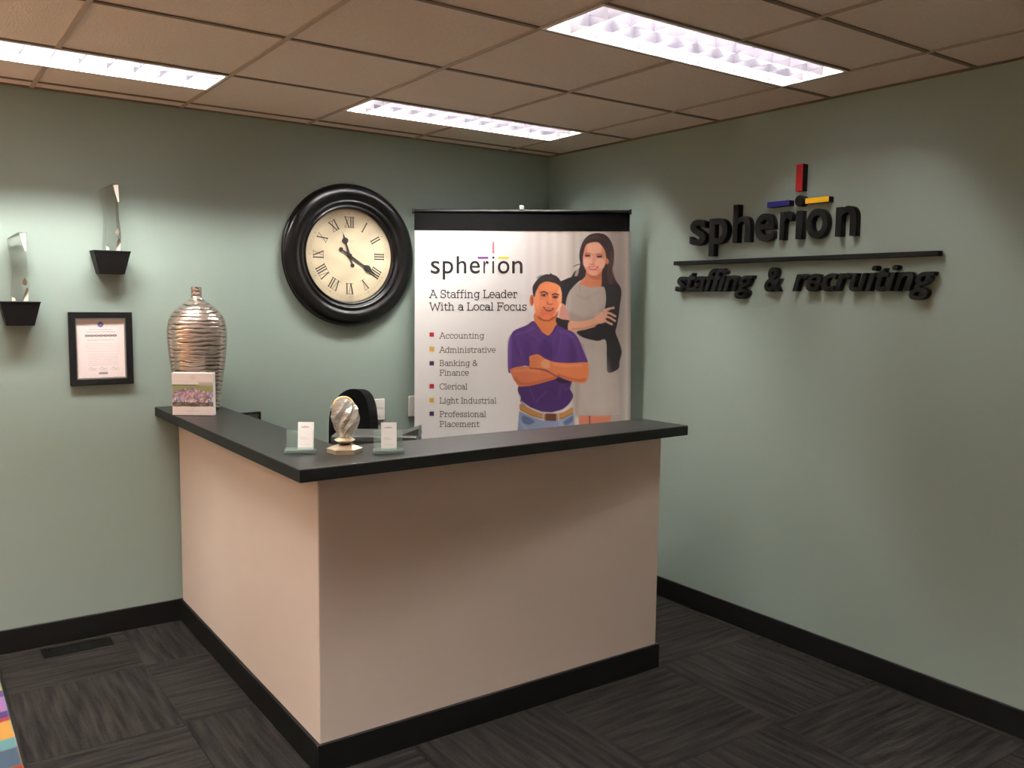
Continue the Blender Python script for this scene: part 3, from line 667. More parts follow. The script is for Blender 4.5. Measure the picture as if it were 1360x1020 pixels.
c.line([(730.6, 392), (731.4, 401)], 1.8, (240, 150, 108), .8, 2); c.line([(726.2, 401), (727.5, 403.8), (731, 404.6), (734.2, 403.6)], 1.1, (140, 60, 42), .75)
c.poly([(721, 407.6), (726, 409), (731, 409.6), (735.8, 409.2), (733.4, 412.6), (729, 413.8), (724.6, 412.2)], (140, 48, 40), 1)
c.line([(724.4, 409.6), (728, 410.8), (732.8, 410.6)], 1.0, (244, 208, 194), .8, .9)
c.line([(715, 421), (722, 425.2), (729, 425.6), (735.5, 421)], 1.3, (116, 46, 28), .7, 1.2)
c.poly([(708.3, 392.5), (707.3, 382), (711.5, 374), (718, 367.6), (725.5, 364.3), (729.5, 364.6), (731.4, 362.9), (733.5, 364.6), (737.6, 366), (742.4, 370), (745.8, 376.5), (746.8, 384), (745.6, 386), (743.7, 380.2), (735.5, 375.6), (725, 374), (717.5, 377.4), (714, 383), (711.2, 389), (710, 394)], (40, 36, 38))
c.blob(726, 369, 8, 2.6, (58, 50, 52), .6, 1)
kx_ = np.clip((c.X-690)/60, 0, 1)[..., None]
c.C = c.C*(1+.10*kx_); gy_ = c.C.mean(-1, keepdims=True); c.C = gy_+(c.C-gy_)*.93  # print brightened rightward, making up for weak light on that side
def cloth(X, Y):
    u_, z_ = bp_(X, Y); return np.stack([u_, np.full_like(u_, -0.0012), z_], -1)
M_PRINT = attr_mat('banner_print', 0.42, 0.35)
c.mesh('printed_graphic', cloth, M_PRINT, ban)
# fabric sheet and hardware
M_CLOTH = mat('banner_vinyl', rgb(240, 236, 232), 0.5); M_HEAD = mat('banner_header_black', rgb(8, 8, 8), 0.9, spec=.1, noise=(20, .2))
obj('fabric_panel', bx(.002, BW, -.0008, 0, .07, 2.034), M_CLOTH, ban)
obj('header_strip', bx(.000, BW+.002, -.0026, .0012, 1.9335, 2.034), M_HEAD, ban)
bb = cyl(bmesh.new(), (-.006, -.001, 2.036), (BW+.008, -.001, 2.036), .009, 14)
obj('top_rail', bb, M_BLACK, ban)
for xx in (-.004, BW+.004): obj('rail_end_cap', bx(xx-.006, xx+.006, -.013, .011, 2.022, 2.048, bev=.002), M_BLACK, ban)
obj('support_pole', cyl(bmesh.new(), (.579, .03, .06), (.579, .03, 2.05), .009, 12), M_CHROME, ban)
obj('pole_hook', bx(.568, .590, -.012, .034, 2.045, 2.066, bev=.002), M_WHITEPL, ban)
hs = bmesh.new(); box(hs, -.01, BW+.01, -.045, .045, .012, .075, bev=.012); obj('base_cassette', hs, M_CHROME, ban)
for xx in (.22, .88): obj('foot', bx(xx-.02, xx+.02, -.1, .06, 0, .012, bev=.003), M_CHROME, ban)
# lettering on the print
logo = bmesh.new(); OI = -.0022
ext = [('s', 572.2, 584.3), ('p', 588.0, 602.0), ('h', 606.5, 619.4), ('e', 623.8, 637.4), ('r', 642.0, 649.2), ('\u0131', 653.9, 656.2), ('o', 661.2, 676.6), ('n', 680.2, 694.0)]
rx_ = font_mesh('x', 0, 0, 0); rl, rh = vspan(rx_); kk = (363-347.0)/(rh-rl)
for ch, xa, xb in ext:
    me = font_mesh(ch, 0, .004, 0, 6); a0, a1 = span(me); lo, hi = vspan(me)
    vs = []
    for v in me.vertices:
        yy = 363-(v.co.y-rl)*kk
        if ch == 'h' and v.co.y > rh+.02: yy = 347-(v.co.y-rh)/(hi-rh)*6.8
        vs.append(logo.verts.new(ink(OI)(xa+(v.co.x-a0)/(a1-a0)*(xb-xa), -yy)))
    for p in me.polygons:
        try: logo.faces.new([vs[i] for i in p.vertices])
        except ValueError: pass
dv = [logo.verts.new(ink(OI)(655.2+1.5*math.cos(2*PI*k/14), -(342.2+1.6*math.sin(2*PI*k/14)))) for k in range(14)]; logo.faces.new(dv)
obj('printed_logo_word', logo, M_INK, ban)
for s_, x1_, y_ in (('A Staffing Leader', 687.5, 395.5), ('With a Local Focus', 699.8, 412.1)):
    tm = bmesh.new(); slab_text(tm, s_, 570.5, x1_, -y_, 9.9, 1.15, ink(OI)); obj('printed_heading', tm, M_INK, ban)
for s, x1, yb_ in (('Accounting', 643.3, 449.4), ('Administrative', 658.5, 468.2), ('Banking &', 634.5, 485.8), ('Finance', 623, 498.6), ('Clerical', 621, 517), ('Light Industrial', 659.6, 535.6), ('Professional', 645.8, 553.6), ('Placement', 636.9, 566.7)):
    tm = bmesh.new(); slab_text(tm, s, 583.8, x1, -yb_, 7.3, .82, ink(OI)); obj('printed_line', tm, M_INKG, ban)
def swatch(name, rects, m):
    b = bmesh.new()
    for r_ in rects: rect(b, *r_, OI)
    obj(name, b, m, ban)
swatch('red_mark', [(653.9, 656.5, 321.2, 336.6)], mat('print_coral', rgb(236, 116, 124), .5))
swatch('purple_mark', [(634.5, 648.5, 341, 343.7)], mat('print_purple', rgb(132, 74, 150), .5))
swatch('yellow_mark', [(661.4, 675.8, 341, 343.7)], mat('print_lemon', rgb(238, 220, 84), .5))
for nm, col, ys in (('red_bullet', rgb(190, 44, 60), (444.4, 513)), ('gold_bullet', rgb(232, 176, 66), (463.5, 531.5)), ('navy_bullet', rgb(72, 52, 98), (482.5, 549.4))):
    mm = mat(nm, col, .5)
    for y_ in ys: swatch(nm, [(570.5, 576.3, y_-2.8, y_+2.8)], mm)

# ================================================================= CLOCK
clk = empty('wall_clock', (-1.322, 0, 1.787)); tag(clk, 'large round black wall clock with cream Roman numeral face', 'clock')
prof = [(.30, 0), (.352, 0), (.366, .006), (.370, .014), (.366, .020), (.358, .022), (.366, .028), (.366, .036), (.352, .046), (.335, .0535), (.315, .056), (.300, .052), (.290, .044), (.285, .043), (.279, .046), (.272, .046), (.266, .040), (.262, .031), (.257, .030), (.254, .034), (.249, .034), (.2455, .029), (.243, .018), (.241, .010)]
obj('rim', lathe(bmesh.new(), prof, 96, 'Y'), M_SATIN, clk, smooth=True)
fc = Canvas(-.25, .25, -.25, .25, 420)
rr = np.hypot(fc.X, fc.Y); cr = np.array([192, 178, 150])/255
fc.C[:] = cr
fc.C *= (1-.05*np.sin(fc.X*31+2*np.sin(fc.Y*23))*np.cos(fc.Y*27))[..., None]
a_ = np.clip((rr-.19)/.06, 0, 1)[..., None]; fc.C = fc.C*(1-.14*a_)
for k in range(60):
    a = 2*PI*k/60
    fc.line([(.214*math.sin(a), .214*math.cos(a)), (.221*math.sin(a), .221*math.cos(a))], .0012 if k % 5 else .004, (120, 104, 84), .8, .0015)
for r_ in (.2135, .2215, .128): fc.line([(r_*math.sin(2*PI*k/90), r_*math.cos(2*PI*k/90)) for k in range(91)], .0009, (150, 134, 108), .5, .0016)
fc.line([(-.02, .075), (.024, .075)], .004, (150, 136, 112), .6, .003); fc.line([(-.012, .066), (.015, .066)], .003, (160, 146, 122), .5, .003)
w_ = rr <= .2435
def face_fn(X, Y):
    r_ = np.hypot(X, Y); k = np.where(r_ > .2435, .2435/np.maximum(r_, 1e-6), 1.0)
    return np.stack([X*k, np.full_like(X, -.0125), Y*k], -1)
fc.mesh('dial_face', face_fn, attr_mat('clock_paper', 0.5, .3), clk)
obj('dial_backing', lathe(bmesh.new(), [(0, .001), (.30, .001), (.30, .010), (0, .010)], 64, 'Y'), M_BLACK, clk)
def numeral(s, hour):
    b = bmesh.new(); a = 2*PI*hour/12; wds = {'I': .013, 'V': .030, 'X': .030}; tot = sum(wds[ch] for ch in s); x = -tot/2; R0, R1 = .146, .2
    def fn(px, py):        # px tangential, py radial
        return (px*math.cos(a)+py*math.sin(a), -.0138, -px*math.sin(a)+py*math.cos(a))
    for ch in s:
        w2 = wds[ch]; m = x+w2/2
        if ch == 'I': ribbon(b, [(m, R0), (m, R1)], .0058, fn)
        if ch == 'V': ribbon(b, [(m-.011, R1), (m, R0)], .0055, fn); ribbon(b, [(m, R0), (m+.011, R1)], .0022, fn)
        if ch == 'X': ribbon(b, [(m-.011, R1), (m+.011, R0)], .0055, fn); ribbon(b, [(m-.011, R0), (m+.011, R1)], .0022, fn)
        x += w2
    ribbon(b, [(-tot/2, R0), (tot/2, R0)], .0018, fn); ribbon(b, [(-tot/2, R1), (tot/2, R1)], .0018, fn)
    obj('numeral', b, M_INK, clk)
for h_, s in enumerate(['XII', 'I', 'II', 'III', 'IIII', 'V', 'VI', 'VII', 'VIII', 'IX', 'X', 'XI']): numeral(s, h_)
def hand(name, ang, ln, tail, wd, off):
    b = bmesh.new(); a = math.radians(ang)
    def tr(px, py, d): return (px*math.cos(a)+py*math.sin(a), -d, -px*math.sin(a)+py*math.cos(a))
    def shape(pts):
        A = [b.verts.new(tr(p[0], p[1], off)) for p in pts]; B = [b.verts.new(tr(p[0], p[1], off+.0016)) for p in pts]
        n = len(pts); b.faces.new(A[::-1]); b.faces.new(B)
        for i in range(n): b.faces.new((A[i], A[(i+1) % n], B[(i+1) % n], B[i]))
    shape([(-wd*.4, -tail), (wd*.4, -tail), (wd*.55, 0), (wd*.4, ln*.55), (-wd*.4, ln*.55), (-wd*.55, 0)])
    s = wd*1.9                                  # spade
    shape([(-wd*.4, ln*.52), (wd*.4, ln*.52), (s*.7, ln*.58), (s, ln*.66), (s*.75, ln*.73), (wd*.4, ln*.80), (0, ln), (-wd*.4, ln*.80), (-s*.75, ln*.73), (-s, ln*.66), (-s*.7, ln*.58)])
    shape([(.011*math.cos(2*PI*k/14), -tail-.008+.011*math.sin(2*PI*k/14)) for k in range(14)])
    obj(name, b, M_INK, clk)
hand('hour_hand', -18, .122, .045, .010, .0155)
hand('minute_hand', 122, .182, .05, .009, .018)
obj('hand_boss', lathe(bmesh.new(), [(0, .013), (.012, .013), (.012, .0205), (.006, .022), (0, .022)], 20, 'Y'), M_INK, clk)

# ================================================================= FRAMED CERTIFICATE
cert = empty('framed_certificate', (-2.531, 0, 1.324)); tag(cert, 'black framed white certificate with blue round seal on the back wall', 'picture frame')
FW, FH, FT = .262, .327, .027
fb = bmesh.new()
def frame_ring(bm, w2, h2, t, y0, y1):
    o_ = [(-w2, -h2), (w2, -h2), (w2, h2), (-w2, h2)]; i_ = [(-w2+t, -h2+t), (w2-t, -h2+t), (w2-t, h2-t), (-w2+t, h2-t)]
    V = [[bm.verts.new((p[0], y, p[1])) for p in q] for q in (o_, i_) for y in (y0, y1)]
    oA, oB, iA, iB = V
    for k in range(4):
        j = (k+1) % 4
        bm.faces.new((oA[k], oA[j], oB[j], oB[k])); bm.faces.new((iA[j], iA[k], iB[k], iB[j]))
        bm.faces.new((oB[k], oB[j], iB[j], iB[k])); bm.faces.new((oA[j], oA[k], iA[k], iA[j]))
frame_ring(fb, FW/2, FH/2, FT, 0, -.022); bmesh.ops.bevel(fb, geom=[e for e in fb.edges], offset=.0015, segments=1, affect='EDGES')
obj('frame', fb, M_BLACK, cert)
fb = bmesh.new(); frame_ring(fb, FW/2-FT, FH/2-FT, .006, -.004, -.012); obj('silver_fillet', fb, M_CHROME, cert)
pc = Canvas(0, 100, 0, 130, 3.0)
pc.C[:] = np.array([244, 228, 224])/255
pc.blob(50, 13, 5.2, 5.2, (96, 100, 158), 1, .25); pc.blob(50, 13, 2.6, 2.6, (140, 140, 184), .7, .6)
def tline(y, x0, x1, th, col, al=.8):
    x = x0
    while x < x1:
        l_ = 1.2+random.random()*4; pc.line([(x, y), (min(x+l_, x1), y)], th, col, al*(.7+.3*random.random()), .8); x += l_+1.1
tline(24, 27, 73, 1.1, (170, 140, 136)); tline(29, 20, 80, 1.2, (160, 132, 130))
for k in range(7):
    x = 23+k*9.2; pc.line([(x-2.4, 37), (x+2.4, 37)], 4.6, (110, 96, 98), .85, 1.2); pc.line([(x-.8, 37), (x+.8, 37)], 1.5, (210, 196, 192), .8, 1)
tline(46.5, 23, 77, 1.2, (172, 146, 144))
for y in (54, 58, 62, 66, 71): tline(y, 18, 88, .9, (196, 176, 174), .7)
for y in (77, 81, 85, 89, 93, 97, 101): tline(y, 24, 84, .9, (200, 180, 178), .7)
for x in (32, 54, 78): pc.line([(x-8, 109), (x-3, 106), (x, 110), (x+7, 108)], .8, (150, 136, 140), .7, .8); tline(112, x-8, x+8, .8, (180, 164, 162))
pc.line([(46, 119), (60, 119)], 5, (150, 140, 140), .9, 1)
pw, ph = FW-2*FT-.004, FH-2*FT-.004
pc.mesh('certificate_sheet', lambda X, Y: np.stack([-pw/2+pw*X/100, np.full_like(X, -.005), ph/2-ph*Y/130], -1), attr_mat('paper_print', .55, .3), cert)
obj('backing', bx(-FW/2+.004, FW/2-.004, -.004, 0, -FH/2+.004, FH/2-.004), M_BLACK, cert)

# ================================================================= WALL SHELVES WITH CRYSTAL AWARDS
def ledge(xc, zt, label):
    t = empty('wall_shelf', (xc, 0, zt-.102)); tag(t, label, 'shelf', 'small black wall shelves')
    b = bmesh.new(); w1, w0, h_, d1, d0 = .0745, .0520, .096, .10, .080
    lo = [b.verts.new(p) for p in ((-w0, 0, 0), (w0, 0, 0), (w0, -d0, 0), (-w0, -d0, 0))]; hi = [b.verts.new(p) for p in ((-w1, 0, h_), (w1, 0, h_), (w1, -d1, h_), (-w1, -d1, h_))]
    b.faces.new(lo[::-1]); b.faces.new(hi)
    for k in range(4): b.faces.new((lo[k], lo[(k+1) % 4], hi[(k+1) % 4], hi[k]))
    obj('tapered_body', b, M_BLACK, t); obj('shelf_top', bx(-w1-.002, w1+.002, -d1-.002, 0, h_, h_+.006, bev=.001), M_BLACK, t)
def tower(xc, z, hgt, label, rot):
    b = bmesh.new(); n = 14; rows = []
    for k in range(n+1):
        t = k/n; wv = .034-.005*math.sin(t*PI*1.1)+.002*math.sin(t*9); dx = .003*math.sin(t*4.4); d = .019+.003*math.sin(t*7)
        zz = lambda sx: z+hgt*t*(1 if sx > 0 else 1-.10*t)       # top slopes down to the left
        rows.append([b.verts.new((dx+sx*wv, sy*d-(.006*math.sin(t*5)), zz(sx)-z)) for sx, sy in ((-1, -1), (0.15, -1.35), (1, -1), (1, 1), (-1, 1))])
    for A, B in zip(rows, rows[1:]):
        for k in range(5): b.faces.new((A[k], A[(k+1) % 5], B[(k+1) % 5], B[k]))
    b.faces.new(rows[0][::-1]); b.faces.new(rows[-1])
    o = obj('crystal_award', b, M_GLASS, None, (xc, -.056, z), (0, 0, rot)); tag(o, label, 'award')
    M_GLINT = MATS.get('glint_white') or mat('glint_white', rgb(255, 236, 222), .25, spec=.6)
    yF = -.0245  # pale prisms below paint highlights onto the crystal
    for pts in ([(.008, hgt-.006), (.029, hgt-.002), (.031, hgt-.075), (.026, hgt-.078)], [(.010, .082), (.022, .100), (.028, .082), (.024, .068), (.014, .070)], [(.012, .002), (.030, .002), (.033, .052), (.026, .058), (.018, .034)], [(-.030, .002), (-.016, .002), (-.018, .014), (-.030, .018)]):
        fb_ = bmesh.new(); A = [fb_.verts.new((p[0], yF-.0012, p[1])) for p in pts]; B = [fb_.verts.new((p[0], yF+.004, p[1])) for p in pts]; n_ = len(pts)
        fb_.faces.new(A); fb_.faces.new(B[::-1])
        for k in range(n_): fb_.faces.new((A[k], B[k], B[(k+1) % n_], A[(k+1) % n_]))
        obj('painted_glint', fb_, M_GLINT, o)
ledge(-2.4895, 1.759, 'upper black tapered wall shelf above the framed certificate'); ledge(-2.852, 1.532, 'lower black tapered wall shelf at the left edge')
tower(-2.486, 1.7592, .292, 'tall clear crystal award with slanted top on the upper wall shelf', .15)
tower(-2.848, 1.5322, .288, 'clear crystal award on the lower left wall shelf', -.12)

# ================================================================= WALL PLATES, LOW FRAME ON BACK WALL
def plate(xc, zc, label, cat):
    t = empty('wall_plate', (xc, 0, zc)); tag(t, label, cat)
    obj('cover', bx(-.036, .036, -.012, 0, -.058, .058, bev=.003), M_WHITEPL, t)
    for s in (-1, 1): obj('socket', bx(-.016, .016, -.014, -.0121, s*.024-.014, s*.024+.014, bev=.0008), M_WHITEPL, t)
plate(-1.152, .962, 'white outlet plate on the back wall beside the black chair', 'outlet')
plate(-.930, .968, 'white outlet plate half hidden behind the banner', 'outlet')
lf = empty('low_frame', (-1.93, 0, .86)); tag(lf, 'black edged frame low on the wall showing over the left counter', 'picture frame')
b = bmesh.new(); frame_ring(b, .122, .132, .010, 0, -.018); obj('frame', b, M_BLACK, lf)
obj('picture_panel', bx(-.113, .113, -.006, 0, -.123, .123), mat('grey_panel', rgb(150, 152, 146), .6), lf)

# ================================================================= OFFICE CHAIR
ch = empty('office_chair', (-1.605, -.43, 0), math.radians(-72)); tag(ch, 'black office chair with domed back behind the desk', 'chair')
b = bmesh.new(); n = 20; pts = []
for k in range(n+1):
    a = PI*k/n; pts.append((.145*math.cos(a)*(1-.0*math.sin(a)), .93+.195*math.sin(a)**.8))
pts = [(.14, .60), (.147, .75)]+pts+[(-.147, .75), (-.14, .60)]
A, B = [], []
for x, z in pts:
    cur = .05*(x/.17)**2
    A.append(b.verts.new((x, .14-cur, z))); B.append(b.verts.new((x*.96, .20-cur, z-(.006 if z > .95 else 0))))
cA = b.verts.new((0, .14, .85)); cB = b.verts.new((0, .21, .85)); m_ = len(pts)
for k in range(m_):
    j = (k+1) % m_
    b.faces.new((A[k], A[j], B[j], B[k])); b.faces.new((A[j], A[k], cA)); b.faces.new((B[k], B[j], cB))
obj('backrest', b, M_FABRIC, ch, smooth=False)
obj('seat', bx(-.23, .23, -.27, .17, .43, .50, bev=.02), M_FABRIC, ch)
obj('back_bracket', bx(-.03, .03, .15, .22, .40, .66, bev=.005), M_BLACK, ch)
obj('gas_column', cyl(bmesh.new(), (0, -.03, .08), (0, -.03, .43), .025, 16), M_CHROME, ch)
for k in range(5):
    a = 2*PI*k/5+.3; lg = bmesh.new(); cyl(lg, (0, -.03, .10), (.27*math.cos(a), -.03+.27*math.sin(a), .07), .02, 10, .014); l_ = obj('leg', lg, M_BLACK, ch)
    cs = bmesh.new(); cyl(cs, (.27*math.cos(a)-.012, -.03+.27*math.sin(a), .028), (.27*math.cos(a)+.012, -.03+.27*math.sin(a), .028), .028, 16); obj('caster', cs, M_BLACK, l_)
for s in (-1, 1):
    ar = bmesh.new(); box(ar, s*.25-.02, s*.25+.02, -.15, .10, .64, .665, bev=.008); box(ar, s*.25-.012, s*.25+.012, -.04, .0, .45, .645); obj('armrest', ar, M_BLACK, ch)

# ================================================================= PRINTER ON LOWER WORKTOP
pr = empty('desktop_printer', (-1.735, -1.165, .74), math.radians(-35)); tag(pr, 'black desktop printer with grey lid behind the front counter', 'printer')
obj('body', bx(-.165, .165, -.10, .10, 0, .268, bev=.006), M_BLACK, pr)
obj('lid', bx(-.166, .166, -.101, .101, .2685, .292, bev=.004), M_GREYPL, pr)
b = bmesh.new(); V = [b.verts.new(p) for p in ((.10, -.06, .292), (.168, -.06, .292), (.168, .06, .292), (.10, .06, .292), (.168, -.06, .318), (.168, .06, .318))]
for q in ((0, 1, 4), (3, 5, 2), (0, 4, 5, 3), (1, 2, 5, 4), (0, 3, 2, 1)): b.faces.new([V[k] for k in q])
obj('paper_guide', b, M_GREYPL, pr)

# ================================================================= STRIPED METALLIC VASE
def vase():
    seg, rows = 120, 300
    zr = [0, .004, .012, .05, .10, .16, .22, .28, .33, .37, .41, .435, .455, .475, .492, .503, .512, .53, .556, .560]
    rd = [.082, .088, .092, .098, .1035, .111, .119, .125, .1285, .1285, .121, .110, .094, .072, .047, .032, .0245, .0225, .0235, .0225]
    Z = np.linspace(0, .560, rows); R = np.interp(Z, zr, rd)
    Rs = np.copy(R)
    for _ in range(4): Rs[1:-1] = (Rs[:-2]+2*Rs[1:-1]+Rs[2:])/4
    th = np.linspace(0, 2*PI, seg, endpoint=False)
    TH, ZZ = np.meshgrid(th, Z)
    wob = .0026*np.sin(TH*2+ZZ*40)+.0018*np.sin(TH*5-ZZ*63)+.001*np.sin(TH*11+ZZ*110)
    ph = (ZZ+wob)/.0182
    fr = ph-np.floor(ph); thick = .15+.09*np.sin(TH*3+np.floor(ph)*2.3)+.06*np.sin(TH*7+np.floor(ph)*5.1)
    gm = np.clip((thick-np.abs(fr-.5)*2)/.12+.5, 0, 1)
    gm *= (ZZ < .485) | (np.abs(fr-.5) < .2)
    RR = Rs[:, None]-gm*.0011+(.0006*np.cos((fr-.5)*2*PI))*-1
    Vv = np.stack([RR*np.cos(TH), RR*np.sin(TH), ZZ], -1).reshape(-1, 3)
    idx = np.arange(rows*seg).reshape(rows, seg); nx_ = np.roll(idx, -1, 1)
    Fq = np.stack([idx[:-1], nx_[:-1], nx_[1:], idx[1:]], -1).reshape(-1, 4)
    me = bpy.data.meshes.new('vase_body'); me.from_pydata(Vv.tolist(), [], Fq.tolist()+[list(range(seg))[::-1]]); me.update()
    at = me.color_attributes.new('print', 'FLOAT_COLOR', 'POINT')
    g_ = gm.reshape(-1, 1); at.data.foreach_set('color', np.concatenate([g_, g_, g_, np.ones_like(g_)], 1).ravel().astype(np.float32))
    for p in me.polygons: p.use_smooth = True
    m = bpy.data.materials.new('silver_with_dark_grooves'); m.use_nodes = True; nt = m.node_tree; bs = nt.nodes['Principled BSDF']
    a = nt.nodes.new('ShaderNodeVertexColor'); a.layer_name = 'print'
    r = nt.nodes.new('ShaderNodeValToRGB'); r.color_ramp.elements[0].position = .3; r.color_ramp.elements[1].position = .8
    r.color_ramp.elements[0].color = rgb(216, 204, 194); r.color_ramp.elements[1].color = rgb(58, 46, 38)
    nt.links.new(a.outputs['Color'], r.inputs['Fac']); nt.links.new(r.outputs['Color'], bs.inputs['Base Color'])
    bs.inputs['Metallic'].default_value = .85; bs.inputs['Roughness'].default_value = .27
    t = empty('striped_vase', (-2.171, -.235, ZT1)); tag(t, 'tall silver vase with wavy dark horizontal grooves at the back end of the counter', 'vase')
    link('vase_body', me, m, t)
    obj('mouth_lining', lathe(bmesh.new(), [(.0222, .559), (.019, .5605), (.017, .555), (.016, .45)], 40), M_INK, t, smooth=True)
vase()

# ================================================================= WHITE BOX WITH CROWD PHOTO
bxo = empty('photo_box', (-2.232, -.385, ZT1), math.radians(-33.5)); tag(bxo, 'white upright box with a crowd photo in front of the silver vase', 'box')
BWd, BHt, BD = .178, .187, .030
obj('box_body', bx(-BWd/2, BWd/2, -BD/2, BD/2, 0, BHt, bev=.0012), M_PAPER, bxo)
obj('base_line', bx(-BWd/2, BWd/2, -BD/2-.0006, BD/2, 0, .0025), M_INK, bxo)
q = Canvas(0, 80, 0, 70, 4.0)
q.C[:] = np.array([240, 224, 218])/255
q.line([(28, 63.5), (52, 63.5)], 1.2, (214, 200, 194), .8, 1); q.line([(38, 60), (42, 60)], 2, (218, 204, 198), .8, 1); q.blob(41, 7.5, 4, 2.6, (226, 210, 208), .8, 1)
q.poly([(0, 14), (80, 14), (80, 55.5), (0, 55.5)], (150, 140, 120), .6, False)
q.poly([(0, 14), (80, 14), (80, 19), (0, 19)], (236, 228, 222), .6, False)
q.poly([(0, 19.2), (80, 19.2), (80, 29), (0, 29)], (150, 158, 92), 1.5, False); q.line([(0, 20.4), (46, 20.4)], 1.2, (84, 80, 60), .8, 1); q.poly([(50, 15), (80, 15), (80, 22), (56, 21)], (190, 170, 156), 2, False, .8)
random.seed(11)
for k in range(420):
    x = random.random()*80; y = 25+random.random()*24
    top = 31-7*math.exp(-((x-34)/16)**2)
    if y < top: continue
    colr = random.choice([(196, 126, 146), (214, 150, 166), (190, 100, 116), (120, 118, 168), (150, 140, 190), (226, 196, 196), (140, 110, 120), (206, 170, 150), (110, 96, 110)])
    if y > 41: colr = random.choice([(120, 120, 176), (180, 170, 208), (236, 206, 208), (90, 90, 130), (204, 110, 110), (226, 206, 170)])
    q.blob(x, y, .9+random.random()*1.6, .9+random.random()*1.3, colr, .85, .5, random.random()*3)
for k in range(150): q.blob(random.random()*80, 49+random.random()*6, 2+random.random()*2, .8, random.choice([(72, 58, 46), (110, 96, 80), (60, 48, 40), (140, 124, 110)]), .7, .6)
q.C = .75*q.C+.25*(q.C.mean(-1, keepdims=True)+np.array([.06, .02, .0]))
q.mesh('printed_front', lambda X, Y: np.stack([-BWd/2+.001+(BWd-.002)*X/80, np.full_like(X, -BD/2-.0008), BHt-.001-(BHt-.004)*Y/70], -1), attr_mat('box_print', .4, .4), bxo)

# ================================================================= GLASS CARD HOLDERS WITH CARDS
def holder(loc, rot, label):
    t = empty('card_holder', loc, rot); tag(t, label, 'card holder', 'glass business card holders')
    obj('glass_base', bx(-.051, .051, -.019, .024, 0, .011, bev=.001), M_GREENGL, t)
    obj('back_pane', bx(-.048, .048, .016, .021, .0115, .074, bev=.0008), M_GREENGL, t)
    obj('front_lip', bx(-.048, .048, -.016, -.011, .0115, .020, bev=.0008), M_GREENGL, t)
def cards(loc, rot, lean, label, yaw2, seed):
    random.seed(seed)
    t = empty('business_cards', loc, rot); t.rotation_euler = (lean, 0, rot); tag(t, label, 'business cards', 'white business card stacks')
    b = bmesh.new(); box(b, -.0258, .0258, -.0035, .0035, 0, .0915); obj('card_stack', b, M_PAPER, t)
    s = Canvas(0, 50, 0, 88, 2.2); s.C[:] = np.array([255, 253, 250])/255
    s.line([(12, 16), (34, 16)], 3.0, (180, 160, 164), .8, 1.5); s.line([(20, 12), (26, 12)], 1.2, (200, 130, 130), .5, 1)
    s.line([(8, 50), (28, 50)], 1.4, (216, 206, 202), .9, 1); s.line([(8, 55), (34, 55)], 1.2, (222, 212, 208), .9, 1); s.line([(8, 72), (40, 72)], 1.2, (226, 218, 214), .9, 1)
    s.mesh('card_print', lambda X, Y: np.stack([-.0255+.051*X/50, np.full_like(X, -.0038), .091-.0905*Y/88], -1), attr_mat('card_print', .5, .3), t)
holder((-2.195, -1.515, ZT1), math.radians(-31), 'green-edged glass card holder left of the crystal award')
cards((-2.1816, -1.5277, ZT1+.0125), math.radians(-31), math.radians(-8), 'white business cards leaning in the left glass holder', 0, 1)
holder((-1.948, -1.672, ZT1), math.radians(-24), 'green-edged glass card holder right of the crystal award')
cards((-1.948, -1.676, ZT1+.0125), math.radians(-24), math.radians(-4), 'white business cards in the right glass holder', 0, 2)

# ================================================================= CRYSTAL FLAME AWARD
aw = empty('crystal_flame_award', (-2.062, -1.575, ZT1), math.radians(-25)); tag(aw, 'swirled crystal flame award on a champagne metal base between the card holders', 'award')
def star(bm, r0, r1, z0, z1, n=6, ph=0):
    lo = [bm.verts.new((r0*math.cos(2*PI*k/n+ph), r0*math.sin(2*PI*k/n+ph), z0)) for k in range(n)]
    hi = [bm.verts.new((r1*math.cos(2*PI*k/n+ph), r1*math.sin(2*PI*k/n+ph), z1)) for k in range(n)]
    bm.faces.new(lo[::-1]); bm.faces.new(hi)
    for k in range(n): bm.faces.new((lo[k], lo[(k+1) % n], hi[(k+1) % n], hi[k]))
b = bmesh.new(); star(b, .060, .060, 0, .014); star(b, .060, .030, .014, .026); obj('base_plinth', b, M_CHAMP, aw)
obj('base_neck', cyl(bmesh.new(), (0, 0, .024), (0, 0, .036), .020, 12, .017), mat('dark_bronze', rgb(70, 52, 38), .35, metal=.8), aw)
b = bmesh.new(); star(b, .024, .036, .034, .042, 8); star(b, .036, .026, .042, .049, 8); obj('base_collar', b, M_CHAMP, aw)
b = bmesh.new(); n, seg = 18, 16; rows = []
for k in range(n+1):
    t = k/n; r = .018+.027*math.sin(min(1, t*1.12)*PI*.92)**.8*(1 if t < .8 else 1)
    r = [.012, .018, .024, .029, .033, .036, .039, .041, .043, .0445, .0445, .044, .043, .041, .038, .034, .028, .019, .005][k]
    ring = []
    for i in range(seg):
        a = 2*PI*i/seg+t*2.4
        rr_ = r*(1+.17*(1 if i % 2 else -1)*(1-.5*t)+.05*math.sin(i*2.4+t*9))
        ring.append(b.verts.new((rr_*math.cos(a)+.004*math.sin(t*5), rr_*.72*math.sin(a), .049+.137*t)))
    rows.append(ring)
for A, B in zip(rows, rows[1:]):
    for i in range(seg):
        j = (i+1) % seg
        b.faces.new((A[i], A[j], B[j])); b.faces.new((A[i], B[j], B[i]))
b.faces.new(rows[0][::-1]); b.faces.new(rows[-1])
